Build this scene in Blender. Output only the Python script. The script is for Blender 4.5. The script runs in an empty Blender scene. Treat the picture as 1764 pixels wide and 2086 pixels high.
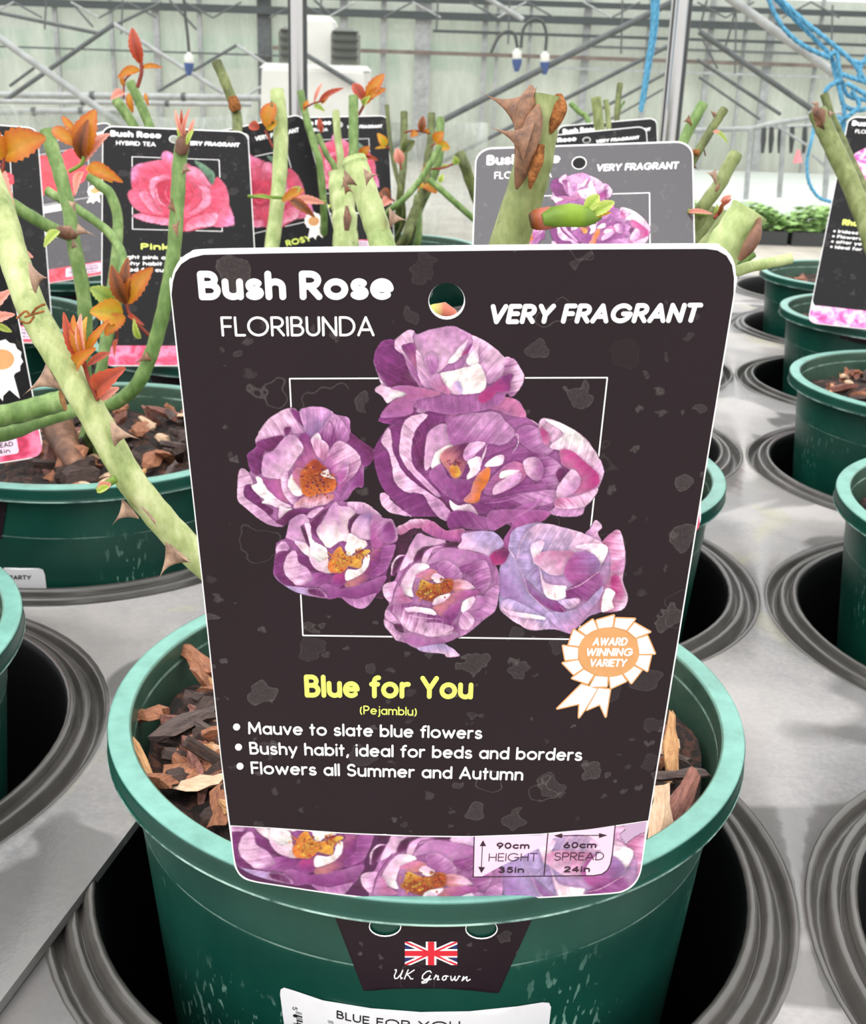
import bpy, math, random
import numpy as np
from mathutils import Vector, Matrix, Quaternion
from mathutils.geometry import delaunay_2d_cdt
R = random.Random(11)
C = bpy.context.scene.collection
scene = bpy.context.scene

# ------------------------------------------------------------------ camera
IW, IH, FPX = 1764.0, 2086.0, 2399.16
CAM = Vector((0.06466, -0.32821, 0.25122))
YAW, PIT, ROL = -0.1952, 0.3607, 0.0331
fw = Vector((math.sin(YAW)*math.cos(PIT), math.cos(YAW)*math.cos(PIT), -math.sin(PIT)))
r0 = fw.cross(Vector((0, 0, 1))).normalized(); u0 = r0.cross(fw)
rt = r0*math.cos(ROL)+u0*math.sin(ROL); up = -r0*math.sin(ROL)+u0*math.cos(ROL)
cd = bpy.data.cameras.new('camera'); cam = bpy.data.objects.new('camera', cd); C.objects.link(cam)
cam.matrix_world = Matrix(((rt.x, up.x, -fw.x, CAM.x), (rt.y, up.y, -fw.y, CAM.y), (rt.z, up.z, -fw.z, CAM.z), (0, 0, 0, 1)))
cd.sensor_fit = 'HORIZONTAL'; cd.sensor_width = 36.0; cd.lens = FPX/IW*36.0
cd.clip_start = 0.01; cd.clip_end = 200
cd.dof.use_dof = True; cd.dof.focus_distance = 0.265; cd.dof.aperture_fstop = 75
scene.camera = cam

# ------------------------------------------------------------------ sky and exposure
w = bpy.data.worlds.new('sky'); scene.world = w; w.use_nodes = True
nt = w.node_tree; bg = nt.nodes['Background']
tc = nt.nodes.new('ShaderNodeTexCoord'); sp = nt.nodes.new('ShaderNodeSeparateXYZ'); rp = nt.nodes.new('ShaderNodeValToRGB')
nt.links.new(tc.outputs['Generated'], sp.inputs[0]); nt.links.new(sp.outputs['Z'], rp.inputs[0]); nt.links.new(rp.outputs[0], bg.inputs[0])
rp.color_ramp.elements[0].position = 0.0; rp.color_ramp.elements[0].color = (0.84, 0.85, 0.85, 1)
rp.color_ramp.elements[1].position = 0.9; rp.color_ramp.elements[1].color = (1.55, 1.55, 1.53, 1)
bg.inputs[1].default_value = 1.0
sun = bpy.data.lights.new('overcast_sun', 'SUN'); sun.energy = 0.75; sun.angle = math.radians(50)
so = bpy.data.objects.new('overcast_sun', sun); C.objects.link(so)
so.rotation_euler = (math.radians(42), 0, math.radians(-18)); so.location = (0, -1, 3)
vs = scene.view_settings
vs.view_transform = 'Standard'; vs.look = 'None'; vs.gamma = 1.0; vs.exposure = 0.72; vs.use_curve_mapping = False

# ------------------------------------------------------------------ helpers
def ray(px, py): return fw + rt*((px-IW/2)/FPX) - up*((py-IH/2)/FPX)
def at(px, py, dep): return CAM + ray(px, py)*dep
def onz(px, py, z):
    d = ray(px, py); return CAM + d*((z-CAM.z)/d.z)
HEAD = Vector((math.sin(YAW), math.cos(YAW), 0)); SIDE = Vector((math.cos(YAW), -math.sin(YAW), 0))
def G(px, py, D):                                   # a point at horizontal distance D along the viewing heading
    d = ray(px, py); return CAM + d*(D/d.dot(HEAD))
def px_of(v):
    d = v-CAM; z = d.dot(fw); return (IW/2+FPX*d.dot(rt)/z, IH/2-FPX*d.dot(up)/z)
def wid(npx, dep): return npx*dep/FPX
def lin(c): 
    c = c/255.0
    return c/12.92 if c <= 0.04045 else ((c+0.055)/1.055)**2.4
def L3(r, g, b, k=1.0): return (lin(r)*k, lin(g)*k, lin(b)*k, 1)

ORG = {}
def tag(o, label=None, cat=None, group=None, kind=None):
    if label: o['label'] = label
    if cat: o['category'] = cat
    if group: o['group'] = group
    if kind: o['kind'] = kind
    return o
def empty(name, loc, label, cat, group=None):
    o = bpy.data.objects.new(name, None); C.objects.link(o); o.location = loc; o.empty_display_size = 0.02
    ORG[o] = Vector(loc); return tag(o, label, cat, group)
def obj(name, V, F, mats, parent=None, smooth=True, col=None, mi=None, origin=None):
    V = np.asarray(V, dtype=float).reshape(-1, 3)
    if parent is not None: org = ORG[parent]
    elif origin is not None: org = Vector(origin)
    else:
        org = Vector(((V[:, 0].min()+V[:, 0].max())/2, (V[:, 1].min()+V[:, 1].max())/2, V[:, 2].min()))
    V = V - np.array(org)
    me = bpy.data.meshes.new(name); me.from_pydata(V.tolist(), [], [tuple(f) for f in F]); 
    for m in (mats if isinstance(mats, (list, tuple)) else [mats]): me.materials.append(m)
    if mi is not None: me.polygons.foreach_set('material_index', np.asarray(mi, dtype=np.int32))
    if smooth: me.polygons.foreach_set('use_smooth', np.ones(len(me.polygons), dtype=bool))
    if col is not None:
        a = me.color_attributes.new('Col', 'FLOAT_COLOR', 'POINT')
        cc = np.ones((len(V), 4), dtype=np.float32); cc[:, :3] = np.asarray(col)[:, :3]; a.data.foreach_set('color', cc.ravel())
    me.update()
    o = bpy.data.objects.new(name, me); C.objects.link(o)
    if parent is not None: o.parent = parent; ORG[o] = org
    else: o.location = org; ORG[o] = org
    return o
class MB:
    def __init__(s): s.V = []; s.F = []; s.M = []; s.C = []
    def add(s, V, F, m=0, col=None):
        n = len(s.V); s.V += [tuple(v) for v in V]; s.F += [tuple(i+n for i in f) for f in F]; s.M += [m]*len(F)
        if col is not None: s.C += [tuple(c) for c in col]
    def build(s, name, mats, parent=None, smooth=True, origin=None):
        return obj(name, s.V, s.F, mats, parent, smooth, s.C if s.C else None, s.M, origin)
def catmull(P, n=6, closed=False):
    P = [Vector(p) for p in P]; out = []; m = len(P)
    for i in range(m if closed else m-1):
        a = P[(i-1) % m] if closed or i > 0 else P[0]*2-P[1]
        b = P[i]; c = P[(i+1) % m]
        d = P[(i+2) % m] if closed or i+2 < m else P[-1]*2-P[-2]
        for k in range(n):
            t = k/n; out.append(0.5*((2*b)+(c-a)*t+(2*a-5*b+4*c-d)*t*t+(3*b-a-3*c+d)*t**3))
    if not closed: out.append(P[-1])
    return out
def tube(mb, P, rad, n=10, m=0, cap=None, cols=None):
    P = [Vector(p) for p in P]; k = len(P); rad = rad if isinstance(rad, (list, tuple)) else [rad]*k
    T = [(P[min(i+1, k-1)]-P[max(i-1, 0)]).normalized() for i in range(k)]
    x = T[0].orthogonal().normalized(); V = []; F = []; col = []
    for i in range(k):
        x = (x - T[i]*x.dot(T[i])).normalized(); y = T[i].cross(x)
        for j in range(n):
            a = 2*math.pi*j/n; V.append(P[i]+(x*math.cos(a)+y*math.sin(a))*rad[i])
            if cols: col.append(cols[i])
    for i in range(k-1):
        for j in range(n):
            F.append((i*n+j, i*n+(j+1) % n, (i+1)*n+(j+1) % n, (i+1)*n+j))
    mb.add(V, F, m, col if cols else None)
    for end in (0, k-1):
        idx = [end*n+j for j in range(n)]
        Vc = [V[i] for i in idx]+[P[end]]
        f = [(j, (j+1) % n, n) if end else ((j+1) % n, j, n) for j in range(n)]
        mb.add(Vc, f, m if cap is None or end == 0 else cap, [cols[end]]*(n+1) if cols else None)
def box(mb, c, sx, sy, sz, X=Vector((1, 0, 0)), Y=Vector((0, 1, 0)), Z=Vector((0, 0, 1)), m=0, bev=0.0):
    c = Vector(c); V = []
    for k in (-1, 1):
        for (i, j) in ((-1, -1), (1, -1), (1, 1), (-1, 1)): V.append(c+X*(i*sx/2)+Y*(j*sy/2)+Z*(k*sz/2))
    mb.add(V, [(3, 2, 1, 0), (4, 5, 6, 7), (0, 1, 5, 4), (1, 2, 6, 5), (2, 3, 7, 6), (3, 0, 4, 7)], m)
def lathe(mb, prof, c, n=96, m=0, mfun=None):
    V = []; F = []; c = Vector(c)
    for (r, z) in prof:
        for j in range(n):
            a = 2*math.pi*j/n; V.append((c.x+r*math.cos(a), c.y+r*math.sin(a), c.z+z))
    for i in range(len(prof)-1):
        for j in range(n): F.append((i*n+j, i*n+(j+1) % n, (i+1)*n+(j+1) % n, (i+1)*n+j))
    mb.add(V, F, m)

# ------------------------------------------------------------------ materials
MATS = {}
def nmat(name):
    m = bpy.data.materials.new(name); m.use_nodes = True; t = m.node_tree
    return m, t, t.nodes['Principled BSDF']
def N(t, typ, **kw):
    n = t.nodes.new(typ)
    for k, v in kw.items():
        if k.startswith('i_'):
            key = k[2:]; key = int(key) if key.isdigit() else key.replace('_', ' ')
            n.inputs[key].default_value = v
        else: setattr(n, k, v)
    return n
def ramp(t, src, stops):
    r = t.nodes.new('ShaderNodeValToRGB'); e = r.color_ramp.elements
    e[0].position, e[0].color = stops[0]; e[1].position, e[1].color = stops[-1]
    for p, c in stops[1:-1]:
        k = e.new(p); k.color = c
    t.links.new(src, r.inputs[0]); return r.outputs[0]
def mixc(t, fac, a, b, mode='MIX'):
    m = t.nodes.new('ShaderNodeMix'); m.data_type = 'RGBA'; m.blend_type = mode
    for s, v in ((m.inputs[0], fac), (m.inputs[6], a), (m.inputs[7], b)):
        if hasattr(v, 'is_output'): t.links.new(v, s)
        else: s.default_value = v
    return m.outputs[2]
def noise(t, vec, scale, detail=3, rough=0.55, dist=0.0):
    n = N(t, 'ShaderNodeTexNoise'); n.inputs['Scale'].default_value = scale; n.inputs['Detail'].default_value = detail
    n.inputs['Roughness'].default_value = rough; n.inputs['Distortion'].default_value = dist
    if vec is not None: t.links.new(vec, n.inputs['Vector'])
    return n.outputs['Fac']
def ocoord(t, scale=None):
    c = N(t, 'ShaderNodeTexCoord').outputs['Object']
    if scale is None: return c
    mp = N(t, 'ShaderNodeMapping'); mp.inputs['Scale'].default_value = scale; t.links.new(c, mp.inputs['Vector']); return mp.outputs[0]
def bump(t, b, h, strength=0.3, dist=0.001):
    n = N(t, 'ShaderNodeBump'); n.inputs['Strength'].default_value = strength; n.inputs['Distance'].default_value = dist
    t.links.new(h, n.inputs['Height']); t.links.new(n.outputs[0], b.inputs['Normal'])
BW = ((0, 0, 0, 1), (1, 1, 1, 1))
def plain(name, c, rough=0.5, spec=0.5, metal=0.0, var=0.12, vscale=60, bmp=0.0):
    m, t, b = nmat(name)
    v = ocoord(t); f = noise(t, v, vscale, 4)
    dark = tuple(x*(1-var) for x in c[:3])+(1,); lite = tuple(min(1, x*(1+var)) for x in c[:3])+(1,)
    t.links.new(ramp(t, f, [(0.3, dark), (0.7, lite)]), b.inputs['Base Color'])
    b.inputs['Roughness'].default_value = rough; b.inputs['Specular IOR Level'].default_value = spec; b.inputs['Metallic'].default_value = metal
    if bmp: bump(t, b, noise(t, v, vscale*3, 3), bmp)
    return m
PRINT_BLACK = L3(33, 22, 28)
def printed(name, color=None, stain=1.0, rough=0.38, spec=0.22, coat=0.0):
    """glossy printed card: a colour (or the printed colours) under dried water marks"""
    m, t, b = nmat(name); v = ocoord(t)
    if color is None:
        base = N(t, 'ShaderNodeVertexColor', layer_name='Col').outputs[0]
    else:
        f = noise(t, v, 25, 2)
        base = ramp(t, f, [(0.3, tuple(x*0.92 for x in color[:3])+(1,)), (0.7, tuple(x*1.06 for x in color[:3])+(1,))])
    grain = ramp(t, noise(t, v, 2600, 2, 0.6), [(0.30, (0.35, 0.35, 0.35, 1)), (0.70, BW[1])])
    def spots(scale, lo, hi, pick, amt, prof):
        dn = N(t, 'ShaderNodeTexNoise'); dn.inputs['Scale'].default_value = scale*2.6; dn.inputs['Detail'].default_value = 1; t.links.new(v, dn.inputs['Vector'])
        vo = N(t, 'ShaderNodeTexVoronoi'); vo.inputs['Scale'].default_value = scale; t.links.new(mixc(t, .55/scale, v, dn.outputs['Color'], 'ADD'), vo.inputs['Vector'])
        sc = N(t, 'ShaderNodeSeparateColor'); t.links.new(vo.outputs['Color'], sc.inputs[0])
        mr = N(t, 'ShaderNodeMapRange'); mr.inputs[3].default_value = lo; mr.inputs[4].default_value = hi; t.links.new(sc.outputs[1], mr.inputs[0])
        dv = N(t, 'ShaderNodeMath', operation='DIVIDE'); t.links.new(vo.outputs['Distance'], dv.inputs[0]); t.links.new(mr.outputs[0], dv.inputs[1])
        f_ = ramp(t, dv.outputs[0], prof); sel = ramp(t, sc.outputs[0], [(pick, BW[0]), (pick+.02, BW[1])]); wk = ramp(t, sc.outputs[2], [(0.0, (.35, .35, .35, 1)), (1.0, BW[1])])
        return mixc(t, 1.0, mixc(t, 1.0, mixc(t, 1.0, f_, sel, 'MULTIPLY'), mixc(t, 1.0, grain, wk, 'MULTIPLY'), 'MULTIPLY'), (amt*stain, amt*stain, amt*stain, 1), 'MULTIPLY')
    g = lambda x: (x, x, x, 1)
    s1 = spots(95, .16, .36, .42, .27, [(0.0, g(.42)), (0.6, g(.5)), (0.88, g(.55)), (0.97, g(1.0)), (1.0, g(0))])
    s2 = spots(230, .12, .30, .50, .30, [(0.0, g(.9)), (0.8, g(.6)), (1.0, g(0))])
    s3 = spots(70, .20, .34, .62, .34, [(0.0, g(0)), (0.92, g(.0)), (0.96, g(1.0)), (0.985, g(.8)), (1.0, g(0))])
    tot = mixc(t, 1.0, mixc(t, 1.0, s1, s2, 'ADD'), s3, 'ADD')
    t.links.new(mixc(t, tot, base, L3(150, 145, 140)), b.inputs['Base Color'])
    b.inputs['Roughness'].default_value = rough; b.inputs['Specular IOR Level'].default_value = spec
    b.inputs['Coat Weight'].default_value = coat; b.inputs['Coat Roughness'].default_value = 0.22; b.inputs['Coat IOR'].default_value = 1.7
    return m
M = {}
M['black'] = printed('black_print', PRINT_BLACK)
M['black_deep'] = printed('deep_black_print', L3(15, 13, 16), 0.6, 0.4, 0.15)
M['black_gloss'] = printed('laminated_black_print', L3(46, 42, 48), 0.8, 0.3, 0.4, 0.28)
M['pic'] = printed('picture_print', None, 0.5)
M['card'] = plain('white_card', L3(245, 244, 242, 0.92), 0.4, 0.4, var=0.02)
M['white_ink'] = plain('white_ink', L3(252, 250, 248, 0.92), 0.45, 0.3, var=0.01)
M['lime_ink'] = plain('lime_ink', L3(226, 240, 112, 0.9), 0.45, 0.3, var=0.02)
M['tan_ink'] = plain('tan_ink', L3(206, 150, 98), 0.45, 0.3, var=0.05, vscale=300)
M['cream_ink'] = plain('cream_ink', L3(255, 246, 240, 0.92), 0.45, 0.3, var=0.01)
M['plum_ink'] = plain('plum_ink', L3(52, 30, 44), 0.45, 0.3, var=0.02)
M['red_ink'] = plain('red_ink', L3(205, 38, 52), 0.45, 0.3, var=0.05)
M['blue_ink'] = plain('blue_ink', L3(38, 44, 96), 0.45, 0.3, var=0.05)
M['black_ink'] = plain('black_ink', L3(28, 26, 28), 0.5, 0.3, var=0.02)
def m_pot():
    m, t, b = nmat('green_pot_plastic'); v = ocoord(t)
    f = noise(t, v, 18, 4, 0.6)
    base = ramp(t, f, [(0.3, L3(4, 50, 42)), (0.7, L3(12, 70, 57))])
    # dusty film on the upper wall and dried splashes on the lower wall
    sp_ = N(t, 'ShaderNodeSeparateXYZ'); t.links.new(v, sp_.inputs[0])
    film = ramp(t, noise(t, ocoord(t, (14, 14, 5)), 1.0, 4, 0.65), [(0.45, BW[0]), (0.75, (0.30, 0.30, 0.30, 1))])
    c1 = mixc(t, film, base, L3(38, 86, 72))
    inn = N(t, 'ShaderNodeVectorMath', operation='LENGTH'); fl_ = N(t, 'ShaderNodeMapping'); fl_.inputs['Scale'].default_value = (1, 1, 0); t.links.new(v, fl_.inputs['Vector']); t.links.new(fl_.outputs[0], inn.inputs[0])
    dr = ramp(t, noise(t, ocoord(t, (1, 1, 0.38)), 480, 2, 0.4), [(0.60, BW[0]), (0.66, (0.75, 0.75, 0.75, 1))])
    patch = ramp(t, noise(t, v, 16, 1), [(0.48, BW[0]), (0.60, BW[1])])
    low = N(t, 'ShaderNodeMapRange'); low.inputs[1].default_value = 0.172; low.inputs[2].default_value = 0.145; low.inputs[3].default_value = 0; low.inputs[4].default_value = 1
    t.links.new(sp_.outputs[2], low.inputs[0])
    k = mixc(t, 1.0, mixc(t, 1.0, dr, patch, 'MULTIPLY'), low.outputs[0], 'MULTIPLY')
    c2 = mixc(t, k, c1, L3(130, 170, 156))
    # scuffed, worn rim top, its paler colour also carrying the sky's sheen
    rim = N(t, 'ShaderNodeMapRange'); rim.inputs[1].default_value = 0.19395; rim.inputs[2].default_value = 0.1946; rim.inputs[3].default_value = 0; rim.inputs[4].default_value = 1
    t.links.new(sp_.outputs[2], rim.inputs[0])
    wear_sheen = mixc(t, 1.0, rim.outputs[0], ramp(t, noise(t, v, 90, 4, 0.7), [(0.2, (0.42, 0.42, 0.42, 1)), (0.8, (0.80, 0.80, 0.80, 1))]), 'MULTIPLY')
    c3 = mixc(t, wear_sheen, c2, L3(132, 190, 176))
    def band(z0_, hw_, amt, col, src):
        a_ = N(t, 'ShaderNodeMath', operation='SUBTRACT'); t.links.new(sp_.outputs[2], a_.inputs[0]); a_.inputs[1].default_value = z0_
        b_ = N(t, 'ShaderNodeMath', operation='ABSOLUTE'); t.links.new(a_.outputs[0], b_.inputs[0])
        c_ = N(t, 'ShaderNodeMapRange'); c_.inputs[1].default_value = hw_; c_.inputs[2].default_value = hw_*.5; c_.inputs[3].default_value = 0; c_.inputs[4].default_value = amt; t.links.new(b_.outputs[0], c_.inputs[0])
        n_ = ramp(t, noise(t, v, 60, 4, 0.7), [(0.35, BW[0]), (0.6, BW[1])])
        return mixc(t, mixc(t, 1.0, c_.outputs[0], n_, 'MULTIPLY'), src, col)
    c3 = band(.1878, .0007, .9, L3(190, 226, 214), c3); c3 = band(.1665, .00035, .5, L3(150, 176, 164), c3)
    gi = N(t, 'ShaderNodeNewGeometry'); dt_ = N(t, 'ShaderNodeVectorMath', operation='DOT_PRODUCT'); t.links.new(gi.outputs['Normal'], dt_.inputs[0]); t.links.new(fl_.outputs[0], dt_.inputs[1])
    ins_ = N(t, 'ShaderNodeMapRange'); ins_.inputs[1].default_value = -.02; ins_.inputs[2].default_value = -.06; ins_.inputs[3].default_value = 0; ins_.inputs[4].default_value = 1; t.links.new(dt_.outputs['Value'], ins_.inputs[0])
    c3 = mixc(t, mixc(t, 1.0, ins_.outputs[0], ramp(t, noise(t, v, 40, 5, .7), [(0.35, (.25, .25, .25, 1)), (0.7, (.7, .7, .7, 1))]), 'MULTIPLY'), c3, L3(86, 104, 88))
    t.links.new(c3, b.inputs['Base Color'])
    b.inputs['Roughness'].default_value = 0.36; b.inputs['Specular IOR Level'].default_value = 0.45
    bump(t, b, noise(t, v, 700, 2), 0.06, 0.0006)
    return m
M['pot'] = m_pot()
def m_tray():
    m, t, b = nmat('black_tray_plastic'); v = ocoord(t)
    dust = noise(t, v, 9, 5, 0.6, 0.4)
    base = ramp(t, dust, [(0.30, L3(118, 117, 119)), (0.5, L3(148, 144, 143)), (0.68, L3(170, 164, 161))])
    fine = noise(t, v, 420, 4, 0.7)
    c1 = mixc(t, ramp(t, fine, [(0.4, BW[0]), (0.8, (0.35, 0.35, 0.35, 1))]), base, L3(186, 180, 176))
    alg = ramp(t, noise(t, v, 14, 4, 0.6, 1.0), [(0.56, BW[0]), (0.74, (0.5, 0.5, 0.5, 1))])
    c2 = mixc(t, alg, c1, L3(166, 162, 112))
    wet = ramp(t, noise(t, v, 6, 3, 0.5, 0.8), [(0.475, BW[1]), (0.50, BW[0])])
    sx = N(t, 'ShaderNodeSeparateXYZ'); t.links.new(v, sx.inputs[0])
    c3 = mixc(t, mixc(t, 1.0, wet, (0.8, 0.8, 0.8, 1), 'MULTIPLY'), c2, L3(98, 96, 95))
    t.links.new(c3, b.inputs['Base Color'])
    rr = ramp(t, wet, [(0.0, (0.36, 0.36, 0.36, 1)), (1.0, (0.13, 0.13, 0.13, 1))]); t.links.new(rr, b.inputs['Roughness'])
    b.inputs['Specular IOR Level'].default_value = 0.5
    bump(t, b, fine, 0.10, 0.0008)
    return m
M['tray'] = m_tray(); M['ring'] = plain('glossy_black_moulding', L3(74, 71, 68), 0.2, 0.6, var=0.25, vscale=40); M['cup'] = plain('shaded_black_cup', L3(13, 12, 13), 0.5, 0.25, var=0.2, vscale=30)  # cup: black plastic coloured darker for the shade inside the holes
def m_cane(name, a, bcol, c, spot):
    m, t, b = nmat(name); v = ocoord(t)
    f = noise(t, ocoord(t, (1, 1, 0.5)), 140, 4, 0.65)
    base = ramp(t, f, [(0.28, a), (0.5, bcol), (0.72, c)])
    s = ramp(t, noise(t, v, 420, 2, 0.5), [(0.66, BW[0]), (0.74, (0.75, 0.75, 0.75, 1))])
    p = ramp(t, noise(t, v, 60, 2), [(0.5, BW[0]), (0.6, BW[1])])
    base = mixc(t, mixc(t, 1.0, s, p, 'MULTIPLY'), base, spot)
    t.links.new(base, b.inputs['Base Color']); b.inputs['Roughness'].default_value = 0.5; b.inputs['Specular IOR Level'].default_value = 0.35
    bump(t, b, f, 0.25, 0.0006)
    return m
M['cane'] = m_cane('green_cane_bark', L3(88, 100, 52), L3(122, 132, 80), L3(154, 160, 110), L3(84, 70, 46))
M['cane_light'] = m_cane('pale_green_cane_bark', L3(112, 130, 74), L3(164, 174, 116), L3(200, 203, 156), L3(100, 88, 58))
M['cane_mid'] = m_cane('fresh_cane_bark', L3(74, 100, 48), L3(106, 134, 72), L3(148, 168, 108), L3(92, 76, 58))
M['cane_pale'] = m_cane('pale_spotted_cane_bark', L3(130, 150, 88), L3(166, 180, 120), L3(200, 206, 156), L3(66, 62, 46))
M['cane_dark'] = m_cane('dark_cane_bark', L3(62, 66, 40), L3(94, 102, 58), L3(132, 140, 84), L3(60, 46, 36))
M['root'] = m_cane('brown_root_bark', L3(70, 48, 38), L3(112, 76, 58), L3(148, 108, 84), L3(50, 34, 28))
M['cut'] = plain('cut_wood', L3(206, 186, 142), 0.7, 0.2, var=0.2, vscale=500)
M['cut_brown'] = plain('dried_cut_wood', L3(150, 108, 66), 0.8, 0.2, var=0.5, vscale=500, bmp=0.8)
M['wound'] = plain('dry_split_bark', L3(142, 90, 50), 0.85, 0.15, var=0.6, vscale=420, bmp=1.0)
def m_thorn(name, a, c):
    m, t, b = nmat(name); f = noise(t, ocoord(t), 320, 4, 0.65)
    t.links.new(ramp(t, f, [(0.3, a), (0.7, c)]), b.inputs['Base Color']); b.inputs['Roughness'].default_value = 0.55
    bump(t, b, f, 0.35, 0.0005); return m
M['thorn'] = m_thorn('tan_thorn', L3(112, 84, 68), L3(178, 146, 122))
M['thorn_dark'] = m_thorn('dark_brown_thorn', L3(84, 56, 40), L3(150, 106, 76))
def m_leaf():
    m, t, b = nmat('young_leaf'); v = ocoord(t)
    cl = N(t, 'ShaderNodeVertexColor', layer_name='Col').outputs[0]
    f = noise(t, v, 500, 3)
    t.links.new(mixc(t, ramp(t, f, [(0.3, BW[0]), (0.7, (0.35, 0.35, 0.35, 1))]), cl, mixc(t, 1.0, cl, (0.62, 0.52, 0.4, 1), 'MULTIPLY')), b.inputs['Base Color'])
    b.inputs['Roughness'].default_value = 0.42; b.inputs['Specular IOR Level'].default_value = 0.4
    tr = N(t, 'ShaderNodeBsdfTranslucent'); t.links.new(cl, tr.inputs[0])
    mx = N(t, 'ShaderNodeMixShader'); mx.inputs[0].default_value = 0.35
    t.links.new(b.outputs[0], mx.inputs[1]); t.links.new(tr.outputs[0], mx.inputs[2]); t.links.new(mx.outputs[0], t.nodes['Material Output'].inputs[0])
    return m
M['leaf'] = m_leaf()
def m_mulch():
    m, t, b = nmat('damp_mulch'); v = ocoord(t)
    f = noise(t, v, 160, 5, 0.7)
    t.links.new(ramp(t, f, [(0.3, L3(9, 6, 6)), (0.5, L3(34, 21, 18)), (0.62, L3(88, 52, 38)), (0.8, L3(140, 92, 66))]), b.inputs['Base Color'])
    b.inputs['Roughness'].default_value = 0.8; bump(t, b, f, 1.0, 0.004); return m
M['mulch'] = m_mulch()
def m_wood(name, a, c):
    m, t, b = nmat(name); f = noise(t, ocoord(t, (160, 900, 900)), 1.0, 4, 0.7)
    t.links.new(ramp(t, f, [(0.3, a), (0.7, c)]), b.inputs['Base Color']); b.inputs['Roughness'].default_value = 0.7
    bump(t, b, f, 0.8, 0.001); return m
CHIPM = [m_wood('rust_chip', L3(104, 60, 40), L3(176, 116, 82)), m_wood('dark_chip', L3(20, 12, 11), L3(78, 54, 46)), m_wood('tan_chip', L3(160, 108, 66), L3(214, 166, 116)),
         m_wood('red_chip', L3(80, 44, 38), L3(160, 106, 92)), m_wood('grey_chip', L3(46, 36, 36), L3(104, 84, 78)), m_wood('pale_chip', L3(190, 150, 118), L3(232, 200, 170))]
M['chrome'] = plain('polished_steel', L3(190, 188, 186), 0.18, 0.5, 1.0, 0.03, 20)
M['galv'] = plain('galvanised_steel', L3(146, 149, 148), 0.5, 0.5, 0.2, 0.2, 14)
M['galv_dark'] = plain('weathered_steel', L3(84, 88, 88), 0.6, 0.4, 0.2, 0.2, 14)
M['rust'] = plain('rusty_pipe', L3(104, 94, 88), 0.7, 0.3, 0.0, 0.3, 6)
M['whitepaint'] = plain('white_enamel', L3(192, 192, 186), 0.5, 0.4, var=0.06, vscale=6)
M['louvre'] = plain('grey_louvre', L3(104, 108, 100), 0.6, 0.4, var=0.1, vscale=10)
M['blueplastic'] = plain('blue_plastic', L3(64, 84, 128), 0.5, 0.4, var=0.1)
M['hose'] = plain('black_hose', L3(64, 66, 66), 0.5, 0.4, var=0.1)
M['floor'] = plain('damp_concrete', L3(166, 160, 150), 0.6, 0.35, var=0.22, vscale=3.5)
M['sheet'] = plain('white_ground_sheet', L3(178, 184, 178), 0.6, 0.3, var=0.06, vscale=2)
M['shelf'] = plain('plywood_bench', L3(120, 104, 84), 0.7, 0.3, var=0.2, vscale=12)
M['net'] = plain('teal_net', L3(92, 196, 156), 0.8, 0.2, var=0.14, vscale=1.2)
M['cream'] = plain('cream_cladding', L3(240, 234, 216), 0.8, 0.2, var=0.06, vscale=1.0)
M['roofgrey'] = plain('grey_gutter', L3(66, 72, 72), 0.7, 0.3, var=0.1, vscale=2)
M['hedge'] = plain('pale_scrub', L3(198, 198, 180), 0.9, 0.1, var=0.3, vscale=2.0)
M['grass'] = plain('seedling_green', L3(146, 180, 112), 0.7, 0.2, var=0.4, vscale=10)
M['seedtray'] = plain('black_seed_tray', L3(52, 54, 54), 0.5, 0.4, var=0.2)
M['rope'] = plain('blue_twine', L3(92, 156, 188), 0.75, 0.2, var=0.25, vscale=160, bmp=0.6)
M['pinkpl'] = plain('pink_plastic', L3(238, 140, 146), 0.5, 0.4, var=0.05)
M['label'] = plain('white_label_paper', L3(226, 224, 226, 0.95), 0.55, 0.3, var=0.04, vscale=90)
def m_glass():
    m, t, b = nmat('dirty_glass'); t.nodes.remove(b)
    v = ocoord(t, (2.2, 2.2, 0.5)); f = noise(t, v, 1.6, 5, 0.7)
    d = N(t, 'ShaderNodeBsdfDiffuse'); t.links.new(ramp(t, f, [(0.3, L3(150, 158, 150)), (0.7, L3(216, 218, 210))]), d.inputs[0])
    tl = N(t, 'ShaderNodeBsdfTranslucent'); tl.inputs[0].default_value = L3(206, 212, 204)
    ad = N(t, 'ShaderNodeMixShader'); ad.inputs[0].default_value = 0.5; t.links.new(d.outputs[0], ad.inputs[1]); t.links.new(tl.outputs[0], ad.inputs[2])
    tr = N(t, 'ShaderNodeBsdfTransparent'); mx = N(t, 'ShaderNodeMixShader')
    fr = ramp(t, f, [(0.3, (0.34, 0.34, 0.34, 1)), (0.7, (0.10, 0.10, 0.10, 1))]); t.links.new(fr, mx.inputs[0])
    t.links.new(ad.outputs[0], mx.inputs[1]); t.links.new(tr.outputs[0], mx.inputs[2]); t.links.new(mx.outputs[0], t.nodes['Material Output'].inputs[0])
    return m
M['glass'] = m_glass()
def m_strip(name, a, bcol, c):
    m, t, b = nmat(name); v = ocoord(t)
    dn = N(t, 'ShaderNodeTexNoise'); dn.inputs['Scale'].default_value = 120; t.links.new(v, dn.inputs['Vector'])
    vo = N(t, 'ShaderNodeTexVoronoi'); vo.inputs['Scale'].default_value = 110; t.links.new(mixc(t, 0.02, v, dn.outputs['Color'], 'ADD'), vo.inputs['Vector'])
    t.links.new(ramp(t, vo.outputs['Distance'], [(0.0, a), (0.35, bcol), (0.75, c)]), b.inputs['Base Color']); b.inputs['Roughness'].default_value = 0.4
    return m
M['strip_pink'] = m_strip('rose_strip_pink', L3(160, 20, 56), L3(206, 52, 96), L3(228, 124, 158))
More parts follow.
